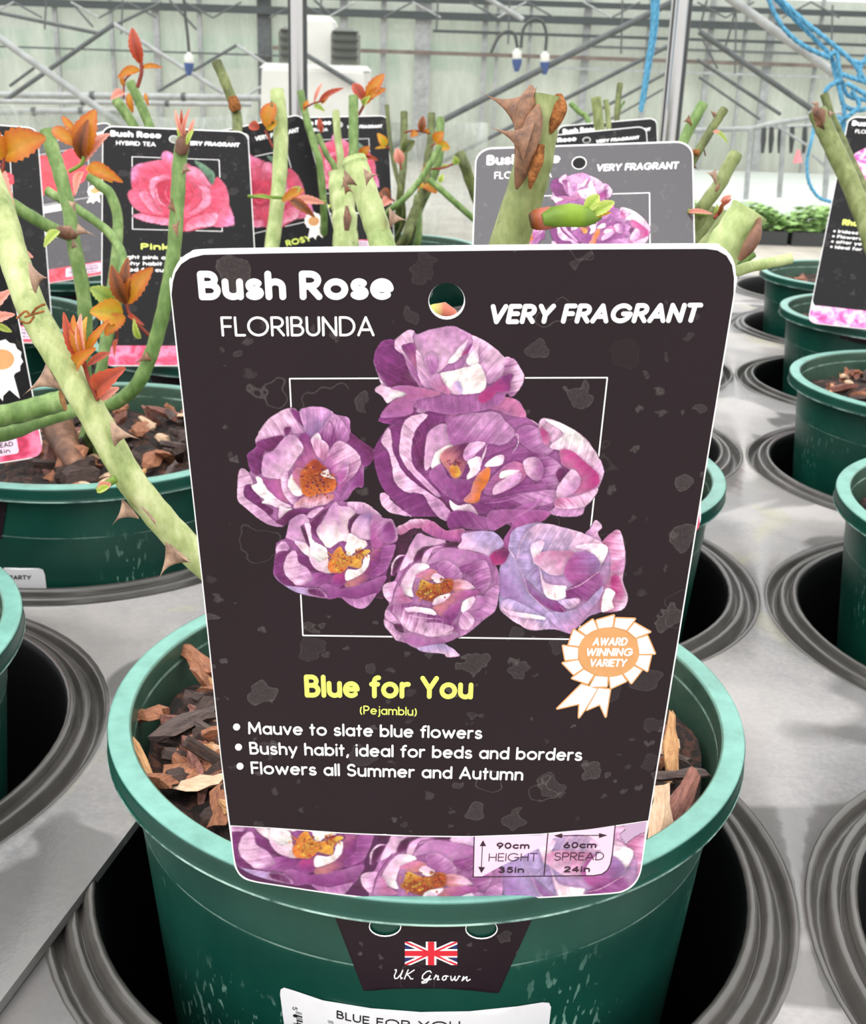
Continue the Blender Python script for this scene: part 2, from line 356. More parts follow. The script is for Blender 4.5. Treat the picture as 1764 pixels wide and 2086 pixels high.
M['strip_red'] = m_strip('rose_strip_red', L3(160, 18, 40), L3(200, 36, 60), L3(220, 84, 104))
M['strip_mag'] = m_strip('rose_strip_magenta', L3(156, 26, 108), L3(200, 66, 152), L3(236, 186, 214))
M['red_petal'] = m_strip('red_petal_print', L3(160, 16, 36), L3(206, 36, 54), L3(216, 52, 70))

# ------------------------------------------------------------------ numpy projection
_c = np.array(CAM); _f = np.array(fw); _r = np.array(rt); _u = np.array(up)
def nproj(X):
    d = X-_c; z = d@_f
    return np.stack([IW/2+FPX*(d@_r)/z, IH/2-FPX*(d@_u)/z], -1)
HR, PR = 0.0614, 0.1                                 # height of the pot rims over the trays, rim radius

# ------------------------------------------------------------------ rounded single stroke lettering
def E_(cx, cy, rx, ry, a0, a1, n=None):
    n = n or max(4, int(abs(a1-a0)/15)); return [(cx+rx*math.cos(math.radians(a0+(a1-a0)*i/n)), cy+ry*math.sin(math.radians(a0+(a1-a0)*i/n))) for i in range(n+1)]
_bowl = E_(.28, .33, .28, .33, 0, 360); _arch = [(0, .36)]+E_(.24, .41, .24, .25, 180, 0)+[(.48, 0)]
_P = [(0, 0), (0, 1), (.26, 1)]+E_(.26, .73, .27, .27, 90, -90)+[(0, .46)]
GL = {
 'A': (.72, [[(0, 0), (.36, 1), (.72, 0)], [(.12, .3), (.6, .3)]]), 'B': (.54, [[(0, .54), (0, 1), (.25, 1)]+E_(.25, .77, .22, .23, 90, -90)+[(0, .54)], [(.25, .54)]+E_(.28, .27, .26, .27, 90, -90)+[(0, 0), (0, .54)]]),
 'C': (.8, [E_(.46, .5, .46, .5, 45, 315)]), 'D': (.68, [[(0, 0), (0, 1), (.24, 1)]+E_(.24, .5, .44, .5, 90, -90)+[(0, 0)]]),
 'E': (.46, [[(.46, 1), (0, 1), (0, 0), (.46, 0)], [(0, .52), (.42, .52)]]), 'F': (.44, [[(.44, 1), (0, 1), (0, 0)], [(0, .5), (.4, .5)]]),
 'G': (.92, [E_(.46, .5, .46, .5, 42, 355)+[(.92, .46), (.55, .46)]]), 'H': (.6, [[(0, 0), (0, 1)], [(.6, 0), (.6, 1)], [(0, .5), (.6, .5)]]), 'I': (0, [[(0, 0), (0, 1)]]),
 'K': (.55, [[(0, 0), (0, 1)], [(.5, 1), (0, .42)], [(.18, .6), (.55, 0)]]), 'L': (.42, [[(0, 1), (0, 0), (.42, 0)]]), 'M': (.84, [[(0, 0), (.06, 1), (.42, .2), (.78, 1), (.84, 0)]]),
 'N': (.62, [[(0, 0), (0, 1), (.62, 0), (.62, 1)]]), 'O': (.94, [E_(.47, .5, .47, .5, 0, 360)]), 'P': (.53, [_P]), 'R': (.55, [_P, [(.24, .46), (.55, 0)]]),
 'S': (.54, [E_(.27, .75, .24, .25, 30, 270)+E_(.27, .25, .27, .25, 90, -150)]), 'T': (.58, [[(0, 1), (.58, 1)], [(.29, 1), (.29, 0)]]), 'U': (.58, [[(0, 1), (0, .3)]+E_(.29, .3, .29, .3, 180, 360)+[(.58, 1)]]),
 'V': (.68, [[(0, 1), (.34, 0), (.68, 1)]]), 'W': (1.0, [[(0, 1), (.25, 0), (.5, .95), (.75, 0), (1, 1)]]), 'Y': (.66, [[(0, 1), (.33, .42), (.66, 1)], [(.33, .42), (.33, 0)]]),
 'a': (.56, [_bowl, [(.56, .66), (.56, 0)]]), 'b': (.56, [[(0, 1), (0, 0)], _bowl]), 'c': (.5, [E_(.3, .33, .3, .33, 48, 312)]), 'd': (.56, [_bowl, [(.56, 1), (.56, 0)]]),
 'e': (.58, [[(.02, .35), (.57, .35)]+E_(.29, .33, .29, .33, 4, 312)]), 'f': (.3, [[(.13, 0), (.13, .76)]+E_(.31, .78, .18, .22, 180, 80), [(0, .64), (.29, .64)]]), 'h': (.48, [[(0, 1), (0, 0)], _arch]),
 'i': (0, [[(0, .66), (0, 0)], [(0, .96), (0, .97)]]), 'j': (.12, [[(.12, .66), (.12, -.14)]+E_(0, -.14, .12, .14, 0, -90), [(.12, .96), (.12, .97)]]), 'l': (0, [[(0, 1), (0, 0)]]), 'k': (.46, [[(0, 1), (0, 0)], [(.42, .64), (0, .26)], [(.14, .38), (.46, 0)]]), 'g': (.56, [_bowl, [(.56, .66), (.56, -.08)]+E_(.28, -.08, .28, .24, 0, -150)]),
 'm': (.84, [[(0, .66), (0, 0)], [(0, .36)]+E_(.21, .42, .21, .24, 180, 0)+[(.42, 0)], [(.42, .36)]+E_(.63, .42, .21, .24, 180, 0)+[(.84, 0)]]), 'n': (.48, [[(0, .66), (0, 0)], _arch]),
 'o': (.62, [E_(.31, .33, .31, .33, 0, 360)]), 'p': (.56, [[(0, .66), (0, -.3)], _bowl]), 'r': (.3, [[(0, .66), (0, 0)], [(0, .34)]+E_(.24, .4, .24, .26, 180, 75)]),
 's': (.42, [E_(.21, .49, .18, .17, 35, 270)+E_(.21, .16, .21, .16, 90, -150)]), 't': (.28, [[(.13, .92), (.13, 0)], [(0, .64), (.28, .64)]]), 'u': (.5, [[(0, .66), (0, .25)]+E_(.25, .25, .25, .25, 180, 360)+[(.5, .66)], [(.5, .66), (.5, 0)]]),
 'v': (.5, [[(0, .66), (.25, 0), (.5, .66)]]), 'w': (.84, [[(0, .66), (.21, 0), (.42, .6), (.63, 0), (.84, .66)]]), 'y': (.52, [[(0, .66), (.26, .03)], [(.52, .66), (.16, -.3)]]),
 '0': (.56, [E_(.28, .5, .28, .5, 0, 360)]), '1': (.2, [[(0, .8), (.2, 1), (.2, 0)]]), '2': (.5, [E_(.25, .74, .24, .26, 160, -40)+[(0, 0), (.5, 0)]]), '3': (.48, [E_(.22, .76, .21, .24, 150, -90)+E_(.22, .26, .26, .26, 90, -150)]),
 '4': (.56, [[(.4, 0), (.4, 1), (0, .28), (.56, .28)]]), '5': (.5, [[(.46, 1), (.1, 1), (.05, .56)]+E_(.24, .33, .26, .33, 110, -150)]), '6': (.56, [E_(.28, .3, .28, .3, 0, 360), [(.03, .4), (.34, 1)]]),
 '9': (.56, [E_(.28, .7, .28, .3, 0, 360), [(.53, .6), (.22, 0)]]), '(': (.16, [E_(.5, .38, .5, .75, 142, 218)]), ')': (.16, [E_(-.34, .38, .5, .75, -38, 38)]), ',': (.08, [[(.08, .02), (.02, -.16)]]),
}
SCRIPT = {  # loose brush script
 'U': (.62, [[(.0, .95), (.08, 1.0), (.12, .85), (.02, .3), (.1, .02), (.28, .05), (.5, .5), (.6, .95), (.5, .3), (.56, .02), (.66, .1)]]), 'K': (.66, [[(.2, 1), (.1, .5), (.02, 0)], [(.66, 1), (.35, .65), (.12, .5)], [(.16, .5), (.36, .3), (.5, .02), (.66, .05)]]),
 'G': (.8, [[(.72, .85), (.6, 1.05), (.35, .95), (.1, .55), (.08, .15), (.3, .0), (.55, .2), (.68, .5), (.6, .1), (.45, -.3), (.15, -.4), (.1, -.25), (.4, -.08), (.8, .1)]]),
 'r': (.42, [[(0, .1), (.1, .5), (.13, .6), (.12, .4), (.3, .5), (.32, .3), (.28, .05), (.42, .08)]]), 'o': (.46, [[(.28, .55), (.08, .45), (.02, .15), (.16, 0), (.32, .15), (.32, .42), (.24, .55), (.46, .48)]]),
 'w': (.72, [[(0, .5), (.06, .1), (.16, .0), (.28, .25), (.34, .5), (.34, .1), (.45, .0), (.58, .25), (.62, .55), (.72, .5)]]), 'n': (.6, [[(0, .02), (.08, .5), (.08, .1), (.22, .4), (.34, .5), (.34, .1), (.42, .0), (.62, .2)]]),
}
def lay(txt, weight, font=GL, space=.42, gap=.20):
    x = 0; out = []; wt = weight
    for ch in txt:
        if ch == ' ': x += space; continue
        adv, st = font[ch]
        for s in st: out.append([(x+p[0], p[1]) for p in s])
        x += adv+wt*.75+gap*.55
    x -= wt*.75+gap*.55
    return out, x
def ribbon(pts, wpx, res=6):
    """closed outline pieces of a round ended stroke (px space): list of (V, F)"""
    P = [np.array(p, float) for p in pts]
    Q = [P[0]]
    for p in P[1:]:
        if np.hypot(*(p-Q[-1])) > 1e-6: Q.append(p)
    h = wpx/2; V = []; F = []
    def disc(c, a0, a1, k):
        n0 = len(V)
        for i in range(k+1 if abs(a1-a0) < 6 else k):
            a = a0+(a1-a0)*i/k; V.append(c+h*np.array([math.cos(a), math.sin(a)]))
        F.append(tuple(range(n0, len(V))))
    if len(Q) == 1: disc(Q[0], 0, 2*math.pi, res*2); return V, F
    for i in range(len(Q)-1):
        d = Q[i+1]-Q[i]; d = d/np.hypot(*d); nn = np.array([-d[1], d[0]])*h; n0 = len(V)
        V += [Q[i]-nn, Q[i+1]-nn, Q[i+1]+nn, Q[i]+nn]; F.append((n0, n0+1, n0+2, n0+3))
        if i == 0: a = math.atan2(d[1], d[0]); disc(Q[i], a+math.pi/2, a+3*math.pi/2, res)
        if i == len(Q)-2: a = math.atan2(d[1], d[0]); disc(Q[i+1], a-math.pi/2, a+math.pi/2, res)
        else:
            e = Q[i+2]-Q[i+1]; e = e/np.hypot(*e); tn = abs(math.atan2(d[0]*e[1]-d[1]*e[0], d@e))
            if tn > 0.08: disc(Q[i+1], 0, 2*math.pi, res*2 if tn > .5 else res)
    return V, F
def union(V, F):
    """one clean sheet from overlapping pieces"""
    V = np.asarray(V, float); sc = max(np.ptp(V, axis=0).max(), 1e-9); o = V.min(0)
    ff = []
    for f in F:
        p = V[list(f)]; ar = np.sum(p[:, 0]*np.roll(p[:, 1], -1)-np.roll(p[:, 0], -1)*p[:, 1]); ff.append(tuple(f) if ar > 0 else tuple(reversed(f)))
    r = delaunay_2d_cdt([Vector(p) for p in (V-o)/sc*100], [], ff, 1, 1e-4)
    vv = np.array([tuple(v) for v in r[0]])*sc/100+o; keep = [tuple(t) for t, og in zip(r[2], r[5]) if og]
    return vv, keep
def text_px(txt, base, cap, weight, shear=0.0, font=GL, lean=None, res=6, space=.42):
    """strokes of a line of lettering: base = baseline points in the plane of the print (2 or 3), y down"""
    st, wdt = lay(txt, weight, font, space)
    b = [np.array(p, float) for p in base]; V = []; F = []
    L = np.hypot(*(b[-1]-b[0])); wp = weight*cap
    def pt(gx, gy):
        s = ((gx)/max(wdt, 1e-6)*(L-wp)+wp/2)/L
        q = b[0]*(1-s)+b[1]*s if len(b) == 2 else b[0]*(1-s)*(1-2*s)+b[1]*4*s*(1-s)+b[2]*s*(2*s-1)
        h = wp/2+gy*(cap-wp)
        x = q[0]+shear*h; y = q[1]-h
        if lean: x += (q[0]-lean[0])/(lean[1]-q[1])*h
        return (x, y)
    for s in st:
        v, f = ribbon([pt(*p) for p in s], wp, res); n = len(V); V += v; F += [tuple(i+n for i in k) for k in f]
    return union(V, F)
def poly_px(pts): 
    """fan triangulation handled by the cdt filler"""
    v, f = fill(pts, 1e9); return v, f
def inside(px, py, poly):
    ins = np.zeros(px.shape, bool); n = len(poly)
    for i in range(n):
        x0, y0 = poly[i]; x1, y1 = poly[(i+1) % n]
        if y0 == y1: continue
        c = ((y0 > py) != (y1 > py)) & (px < (x1-x0)*(py-y0)/(y1-y0)+x0); ins ^= c
    return ins
def fill(outline, step, holes=()):
    V = [Vector(p[:2]) for p in outline]; n = len(V); Eg = [(i, (i+1) % n) for i in range(n)]
    for h in holes:
        k = len(V); V += [Vector(p) for p in h]; Eg += [(k+i, k+(i+1) % len(h)) for i in range(len(h))]
    a = np.array([tuple(v) for v in V[:n]]); lo, hi = a.min(0), a.max(0)
    if step < (hi-lo).max():
        xs, ys = np.meshgrid(np.arange(lo[0]+step/2, hi[0], step), np.arange(lo[1]+step/2, hi[1], step)); xs, ys = xs.ravel(), ys.ravel()
        k = inside(xs, ys, [tuple(v) for v in V[:n]])
        for h in holes: k &= ~inside(xs, ys, h)
        V += [Vector((x, y)) for x, y in zip(xs[k], ys[k])]
    r = delaunay_2d_cdt(V, Eg, [], 0, 1e-5)
    vv = np.array([tuple(v) for v in r[0]]); ff = [tuple(f) for f in r[2]]
    cx = np.array([vv[list(f)].mean(0) for f in ff]); k = inside(cx[:, 0], cx[:, 1], [tuple(p[:2]) for p in outline])
    for h in holes: k &= ~inside(cx[:, 0], cx[:, 1], h)
    return vv, [f for f, q in zip(ff, k) if q]
def thick_line(pts, wpx): return ribbon(pts, wpx, 2)

# ------------------------------------------------------------------ a card and what is printed on it
class Card:
    """design plane in millimetres, x right 0..W, y down 0..H; S maps it into the scene"""
    def __init__(s, TL, TR, BL, BR, Wm=103.5, Hm=162.0, bulge=0.0):
        s.c = [np.array(p) for p in (TL, TR, BL, BR)]; s.W, s.H, s.b = Wm, Hm, bulge
        n = np.cross(s.c[2]-s.c[0], s.c[1]-s.c[0]); s.n = n/np.linalg.norm(n)
        if s.n@(_c-s.c[0]) < 0: s.n = -s.n
    def S(s, xy, off=0.0):
        xy = np.asarray(xy, float); u = (xy[:, 0]/s.W)[:, None]; v = (xy[:, 1]/s.H)[:, None]
        P = (s.c[0]*(1-u)+s.c[1]*u)*(1-v)+(s.c[2]*(1-u)+s.c[3]*u)*v
        return P+s.n*(s.b*4*u*(1-u)*np.clip(v, 0, 2)**4+off)
    def inv(s, px):
        px = np.asarray(px, float); xy = np.tile([s.W/2, s.H/2], (len(px), 1)).astype(float)
        for _ in range(9):
            q = nproj(s.S(xy)); e = 1e-2
            jx = (nproj(s.S(xy+[e, 0]))-q)/e; jy = (nproj(s.S(xy+[0, e]))-q)/e; d = px-q
            det = jx[:, 0]*jy[:, 1]-jx[:, 1]*jy[:, 0]
            xy = xy+np.stack([(d[:, 0]*jy[:, 1]-d[:, 1]*jy[:, 0])/det, (jx[:, 0]*d[:, 1]-jx[:, 1]*d[:, 0])/det], -1)
        return xy
def rr(x0, y0, x1, y1, r, n=8):
    o = []
    for (cx, cy, a) in ((x0+r, y0+r, 180), (x1-r, y0+r, 270), (x1-r, y1-r, 0), (x0+r, y1-r, 90)):
        for i in range(n+1): t = math.radians(a+90*i/n); o.append((cx+r*math.cos(t), cy+r*math.sin(t)))
    return o
def card_body(cd_, outline, holes, parent, th=0.0009, step=6.0):
    v, f = fill(outline, step, holes); n = len(v)
    V = np.vstack([cd_.S(v, 0), cd_.S(v, -th)]); F = list(f)+[tuple(reversed([i+n for i in t])) for t in f]
    # rim walls: boundary edges used once
    cnt = {}
    for t in f:
        for i in range(3):
            a, b = t[i], t[(i+1) % 3]; cnt[(a, b)] = 1
    for (a, b) in list(cnt):
        if (b, a) not in cnt: F.append((b, a, a+n, b+n))
    return obj('card', V, F, M['card'], parent, smooth=False)
LAY = 0.00004
def flat(name, cd_, V, F, mat, parent, layer, px=False, label=None):
    V = np.asarray(V, float); xy = cd_.inv(V) if px else V
    o = obj(name, cd_.S(xy, LAY*layer), F, mat, parent, smooth=False)
    if label: o['label'] = label
    return o
def join(parts, un=True):
    V = []; F = []
    for v, f in parts:
        n = len(V); V += [tuple(p) for p in v]; F += [tuple(i+n for i in k) for k in f]
    return union(V, F) if un else (np.array(V), F)

# ------------------------------------------------------------------ the printed roses: petals traced as shapes, printed as colour on a fine mesh
PAL = dict(W=(250, 242, 240), P=(236, 190, 220), L=(210, 150, 200), M=(178, 104, 168), V=(140, 62, 130), D=(106, 42, 90), K=(78, 40, 66), R=(212, 124, 172), Q=(192, 62, 134), O=(232, 124, 58), Nn=(166, 66, 46), B=(190, 166, 216), G=(46, 40, 36), Y=(244, 184, 76), S=(226, 140, 146), H=(248, 226, 226), T=(172, 128, 188), U=(188, 96, 166))
PAL['N'] = PAL['Nn']
GROUPS = [
 (740, 780, 3.528, (560, 640), """
VM 110,260 180,150 310,90 420,30 590,60 820,90 1040,100 1130,140 1170,240 1280,310 1400,480 1440,600 1400,740 1380,870 1310,940 1200,1010 1080,1030 1000,1010 920,1060 760,1050 640,1060 600,990 520,960 360,960 300,930 140,760 85,600 80,470 160,330 190,300 120,280
MR 560,70 820,90 1040,100 1130,150 1170,240 1050,230 950,190 780,190 680,230 600,300 580,150
DV 350,200 480,180 580,150 590,260 510,300 460,370 440,500 440,620 380,560 350,450 380,320 430,240
LP 380,200 420,140 500,90 590,80 600,150 520,140 460,200 420,215
DV 190,320 270,260 290,310 260,470 290,580 400,700 560,820 640,900 620,950 430,800 250,600 210,430
LP 280,310 340,240 440,220 460,240 400,300 360,380 345,480 360,590 450,690 550,800 520,810 400,700 300,590 260,490
LP 180,320 205,400 210,480 250,570 290,640 400,740 540,830 610,900 635,950 600,990 540,960 480,890 430,800 300,780 220,700 210,610 180,490 130,420
PL 450,420 490,330 590,290 600,350 625,440 520,520 490,590 440,620
WH 490,590 520,500 625,440 720,420 600,480 550,540 560,600 500,620
ML 600,310 690,230 860,210 960,210 1020,270 1090,360 1010,440 860,430 700,440 630,440
VM 1090,360 1170,300 1290,340 1400,480 1440,620 1390,760 1200,780 1000,820 860,780 960,620 1060,520 1120,400
MR 860,780 960,640 1080,560 1180,620 1120,720 960,800
ML 1090,360 1170,300 1290,340 1380,450 1300,520 1200,480 1120,420
VL 1200,500 1320,520 1440,620 1390,760 1280,700 1220,600
PM 1150,560 1240,530 1300,610 1260,700 1180,660
SD 550,540 600,470 760,430 720,500 750,560 690,680 640,680 600,620
LP 720,500 770,430 880,430 820,500 740,560
WP 850,540 890,440 870,520 840,590
WP 870,590 960,520 1010,520 1000,580 930,600
WP 980,680 1000,630 1120,625 1090,660 1030,680
PL 930,800 960,720 1130,640 1110,720 1000,780
WP 750,560 830,525 850,570 830,640 760,690 740,680 765,620
MV 470,660 560,580 620,680 770,700 780,780 720,850 640,830 560,780
SO 770,780 800,690 860,620 910,610 900,700 850,780 830,850 770,865 720,840
VM 830,850 1000,820 1200,780 1400,760 1380,870 1220,900 1060,990 940,960 800,900
VL 1000,825 1200,785 1390,770 1360,860 1200,890 1060,960 960,930
UM 940,960 1060,985 1220,905 1290,830 1180,860 1040,920
WP 620,840 680,880 770,870 820,950 700,920 640,910
VM 640,920 760,920 860,960 1060,980 1000,1010 920,1060 760,1050 640,1060 600,1000
LP 120,800 160,790 210,850 280,910 350,960 280,950 190,930 130,870
OY 620,600 670,590 700,640 680,675 640,670
"""),
 (740, 780, 3.528, (1420, 700), """
LP 1260,300 1300,250 1450,300 1590,390 1690,530 1730,640 1680,770 1600,880 1560,950 1430,960 1330,930 1380,880 1400,740 1440,600 1400,480 1290,360
PW 1300,260 1450,300 1590,400 1690,540 1600,600 1500,490 1400,480 1340,450 1440,360
RQ 1270,310 1340,380 1330,440 1290,420
RQ 1410,480 1500,490 1600,570 1690,660 1680,740 1570,790 1480,790 1550,700 1520,620 1440,600
DV 1380,650 1440,600 1500,640 1540,700 1500,790 1430,740
PL 1440,680 1500,620 1560,680 1540,760 1490,800 1400,830 1390,760
RP 1380,830 1500,820 1600,790 1690,760 1600,880 1400,900
"""),
 (740, 650, 4.9, (800, 760), """
ML 105,400 130,300 200,210 300,205 430,115 500,110 545,150 650,110 780,80 880,68 960,90 1090,160 1250,240 1410,380 1500,395 1570,490 1605,570 1570,680 1480,775 1440,740 1300,880 900,950 600,900 300,820 240,840 180,760 115,715 170,650 150,570 110,450
LW 105,440 150,570 175,640 260,690 200,640 140,540
DV 105,400 130,300 200,210 320,210 400,330 460,450 470,560 560,670 400,660 270,690 200,600 130,500
PL 510,170 545,150 650,110 780,80 880,68 960,90 1090,160 1100,230 1060,310 980,370 850,440 730,550 690,570 640,480 540,300
RV 385,260 480,230 530,280 545,400 530,500 470,410 420,330
MP 310,260 330,200 430,115 505,115 490,170 500,230 440,240 380,270 420,350 500,460 545,530 585,660 560,665 500,580 440,470 400,360 330,310
LP 530,300 600,400 650,500 690,570 680,680 590,660 545,530 530,420
ML 610,390 680,330 750,400 740,500 680,560 640,480
WP 850,420 940,300 1000,240 1050,200 990,330 950,400 880,440
QV 980,360 1040,280 1090,240 1050,330
LP 1100,230 1090,160 1250,240 1410,380 1405,500 1360,600 1230,640 1190,500 1150,440 1060,470 990,500 1030,400 1060,310
WP 1030,400 1130,270 1160,250 1140,330 1150,430 1060,460
WH 760,545 900,510 1060,470 1150,440 1190,500 1230,620 1190,720 1050,745 880,735 800,620
PB 900,640 960,620 990,740 880,735
RL 680,680 690,570 760,545 800,620 880,735 800,735
VP 1410,380 1500,395 1570,490 1605,570 1570,680 1480,775 1430,740 1300,720 1290,640 1360,600 1405,500
QV 1290,650 1400,560 1500,550 1470,640 1460,720 1330,730 1280,800 1180,840 1150,760
WP 115,715 170,650 250,680 400,665 430,745 300,800 240,840 180,760
RM 270,690 400,660 560,680 780,740 560,800 500,860 470,950 180,980 250,860 320,800 430,745
"""),
 (470, 810, 5.5125, (960, 950), """
ML 185,680 190,630 285,545 285,470 350,330 460,210 680,110 770,150 860,105 1000,100 1100,130 1160,180 1330,230 1350,390 1440,460 1570,560 1610,600 1500,760 1490,990 1400,1010 1330,1110 1250,1170 1100,1200 900,1260 700,1330 600,1440 480,1440 330,1370 150,1220 80,1150 75,1000 90,840 130,790 220,830
LP 285,500 300,420 350,330 460,210 680,110 760,250 830,380 700,400 600,430 450,440
VD 600,340 680,330 660,400 620,430
DV 670,130 720,130 780,180 830,330 790,300 720,230
TL 770,150 860,105 1000,100 1100,130 1160,180 1100,240 1000,370 900,440 830,350
DV 285,500 450,440 600,430 480,590 370,620 350,850 230,830 185,680 200,620 290,550
RV 760,440 850,390 920,500 960,650 900,800 800,880 700,830 740,700 820,580
VD 1350,390 1440,460 1600,580 1600,700 1500,780 1460,700 1440,620 1310,500
ML 1160,190 1250,260 1330,400 1310,490 1210,460
VL 1000,370 1100,240 1160,200 1210,400 1180,520 1050,560 900,450
WP 910,450 980,390 1020,470 940,480
RP 900,460 1020,470 1100,540 1080,680 1030,700 950,620
MV 1370,850 1440,790 1490,920 1480,1000 1390,1010 1300,1120 1250,1110 1370,920
UP 1190,490 1340,540 1440,640 1460,740 1400,850 1300,950 1200,1050 1190,900 1050,790 1090,640
UL 1200,880 1290,680 1320,760 1310,870 1230,960
RU 350,890 440,920 560,900 580,1040 660,1170 500,1120 400,1010
PL 360,690 380,640 480,590 560,490 640,420 720,425 790,500 815,580 740,690 650,820 600,900 430,900 350,850
LP 560,900 640,820 660,950 740,1080 740,1160 700,1200 600,1080
WH 640,960 700,850 800,900 830,1040 780,1100 700,1080
SR 690,860 760,780 860,850 820,1000 760,1000
SP 700,1220 800,1120 900,1100 1080,1080 1160,1090 1100,1180 950,1220 800,1260
DV 150,1000 230,970 330,1120 380,1190 480,1260 440,1320 350,1250 220,1160 140,1100
PW 230,990 300,960 280,890 340,900 400,1010 520,1130 680,1220 560,1240 440,1200 350,1180 380,1140 320,1100
LP 75,1000 90,840 130,790 190,830 250,960 160,980 150,1100 230,1170 350,1250 480,1370 590,1440 480,1440 330,1370 150,1220 80,1150
WP 550,1210 620,1240 690,1240 640,1290 545,1360
VD 690,1250 900,1240 860,1310 650,1400 600,1440 500,1390 550,1360
ON 780,860 880,720 960,690 1040,760 1180,920 1150,1050 1000,1080 880,1110 800,1060
WH 1010,850 1090,800 1120,870 1180,910 1060,890
"""),
 (760, 1050, 6.083, (760, 900), """
KK 270,180 470,60 700,50 900,180 1140,150 1090,330 560,220 480,330 400,480 230,740 200,1000 0,1000 60,720 200,350
RP 280,160 400,90 500,40 720,60 600,150 480,160 340,240
UR 600,150 720,60 900,180 1130,160 1080,330 860,300 700,240
"""),
 (1000, 1040, 5.88, (700, 700), """
UM 0,0 660,0 650,100 400,260 210,470 100,440 250,170 200,150 0,240
BL 95,1000 100,700 200,460 250,250 400,170 600,140 740,210 900,205 1130,280 1250,110 1330,190 1280,260 1320,370 1480,235 1560,270 1610,560 1580,830 1640,1050 1560,1190 1400,1200 1200,1250 1050,1380 940,1470 750,1420 480,1430 300,1340 150,1230 100,1150
LP 1130,280 1200,200 1250,110 1330,190 1280,260 1320,380
RP 1330,380 1480,235 1560,270 1610,560 1580,830 1640,1050 1560,1190 1310,1200 1340,950 1420,800 1440,600 1400,440
RL 1440,640 1520,600 1600,580 1580,720 1450,730
QR 1430,820 1500,760 1560,850 1600,1000 1540,1080 1460,980
WH 1320,1200 1340,1040 1380,930 1490,980 1450,1080 1470,1160 1380,1200
BP 350,480 420,260 600,150 900,205 1130,280 1380,430 1300,680 1280,560 1000,500 700,480 500,450
WP 470,440 560,360 640,380 600,480 520,640 500,560
PW 1000,430 1200,390 1400,440 1310,640 1200,500
BT 110,700 220,470 300,600 380,830 560,1080 750,1260 600,1270 350,1100 100,1000
TV 370,820 420,820 600,1010 820,1100 900,1210 750,1200 560,1080 440,950
PR 500,600 560,520 680,480 900,480 1000,500 900,640 860,760 700,760 560,660
UT 880,760 900,640 1000,510 1150,480 1270,560 1300,690 1100,830 980,880
VM 900,960 1000,880 1280,730 1340,870 1330,960 1200,1080 900,1050
TB 430,790 570,670 620,830 640,1000 500,880
PH 590,740 640,850 760,890 900,900 890,960 890,1030 780,1070 640,1000
BP 800,1080 900,1060 1050,1050 1050,1110 940,1170 850,1130
BL 700,1210 900,1210 1100,1130 1340,900 1300,1060 1190,1180 1040,1370 940,1470 730,1340 640,1260
BP 110,1150 200,1050 400,1130 620,1260 700,1340 680,1410 480,1430 300,1340 150,1230
WP 130,1160 240,1200 600,1260 640,1300 400,1280 220,1240
"""),
 (540, 1000, 5.88, (960, 850), """
VM 105,880 120,760 140,620 250,560 260,500 300,350 430,275 510,280 600,200 700,185 850,130 1000,125 1190,140 1340,240 1400,310 1530,350 1590,560 1550,640 1560,680 1500,860 1450,1000 1440,1070 1340,1230 1200,1395 1050,1380 900,1280 750,1290 430,1230 230,1130 110,1020
DV 105,880 150,750 300,700 240,800 220,940 260,1040 400,1140 230,1110 120,1010
LP 130,740 150,640 240,600 290,700 190,720
PL 255,560 260,500 300,350 430,275 500,300 540,400 430,410 450,520 520,660 540,790 440,720 350,600
HP 350,600 450,610 530,660 540,790 440,720
VD 540,390 640,280 760,200 700,300 640,430 620,560 560,480
DK 430,410 480,470 540,600 520,660 460,540
PL 500,300 560,230 700,185 650,250 560,320
LP 1000,130 1190,140 1340,240 1400,310 1280,280 1100,270 1000,200
HL 610,470 680,370 740,260 800,160 850,130 900,180 1000,190 1080,260 1000,350 1000,470 1010,600 900,600 760,680 680,600
DK 1090,270 1020,340 990,440 1020,490 1060,380 1120,300
PT 1040,420 1100,320 1200,270 1300,290 1290,480 1250,580 1100,560 1030,500
UL 1290,290 1440,330 1530,350 1590,560 1480,640 1380,680 1300,720 1260,560
MV 1380,480 1500,360 1560,560 1440,620
WP 470,400 540,400 560,560 620,620 730,680 750,800 650,850 540,790 540,660 500,500
WH 1010,500 1110,560 1210,600 1200,680 1080,730 1000,790 960,700 980,600
SV 1210,600 1300,700 1400,690 1380,860 1260,980 1240,1060 1100,1130 970,1150 960,1090 1100,1030 1230,900 1250,770 1280,700
VM 1400,690 1550,640 1560,680 1500,860 1440,960 1280,1050 1260,980 1380,860
DV 370,720 500,800 560,900 640,960 570,970 500,920 410,850
HP 530,780 650,850 750,800 760,900 800,980 650,960 560,880
LP 220,920 250,800 330,710 380,740 400,850 500,920 560,1000 575,1070 400,1130 330,1090 260,1020
VM 560,980 780,1000 760,1090 650,1150 430,1130 575,1070
MV 650,1160 740,1110 900,1160 1000,1150 1100,1130 1280,1060 1440,1010 1440,1070 1340,1230 1100,1290 900,1270 750,1290
ML 920,1270 1100,1290 1330,1220 1200,1395 1050,1380
QV 780,1060 850,990 950,990 970,1090 880,1150 800,1120
LB 110,1010 230,1120 430,1150 650,1170 740,1280 430,1230 230,1130
VD 520,1170 650,1180 720,1270 540,1230
OY 750,900 820,740 900,660 960,760 1060,770 1200,700 1260,720 1170,800 1140,920 1000,900 950,950 800,980
WH 960,1000 990,940 1110,940 1170,880 1180,800 1250,760 1240,880 1160,990 980,1075
"""),
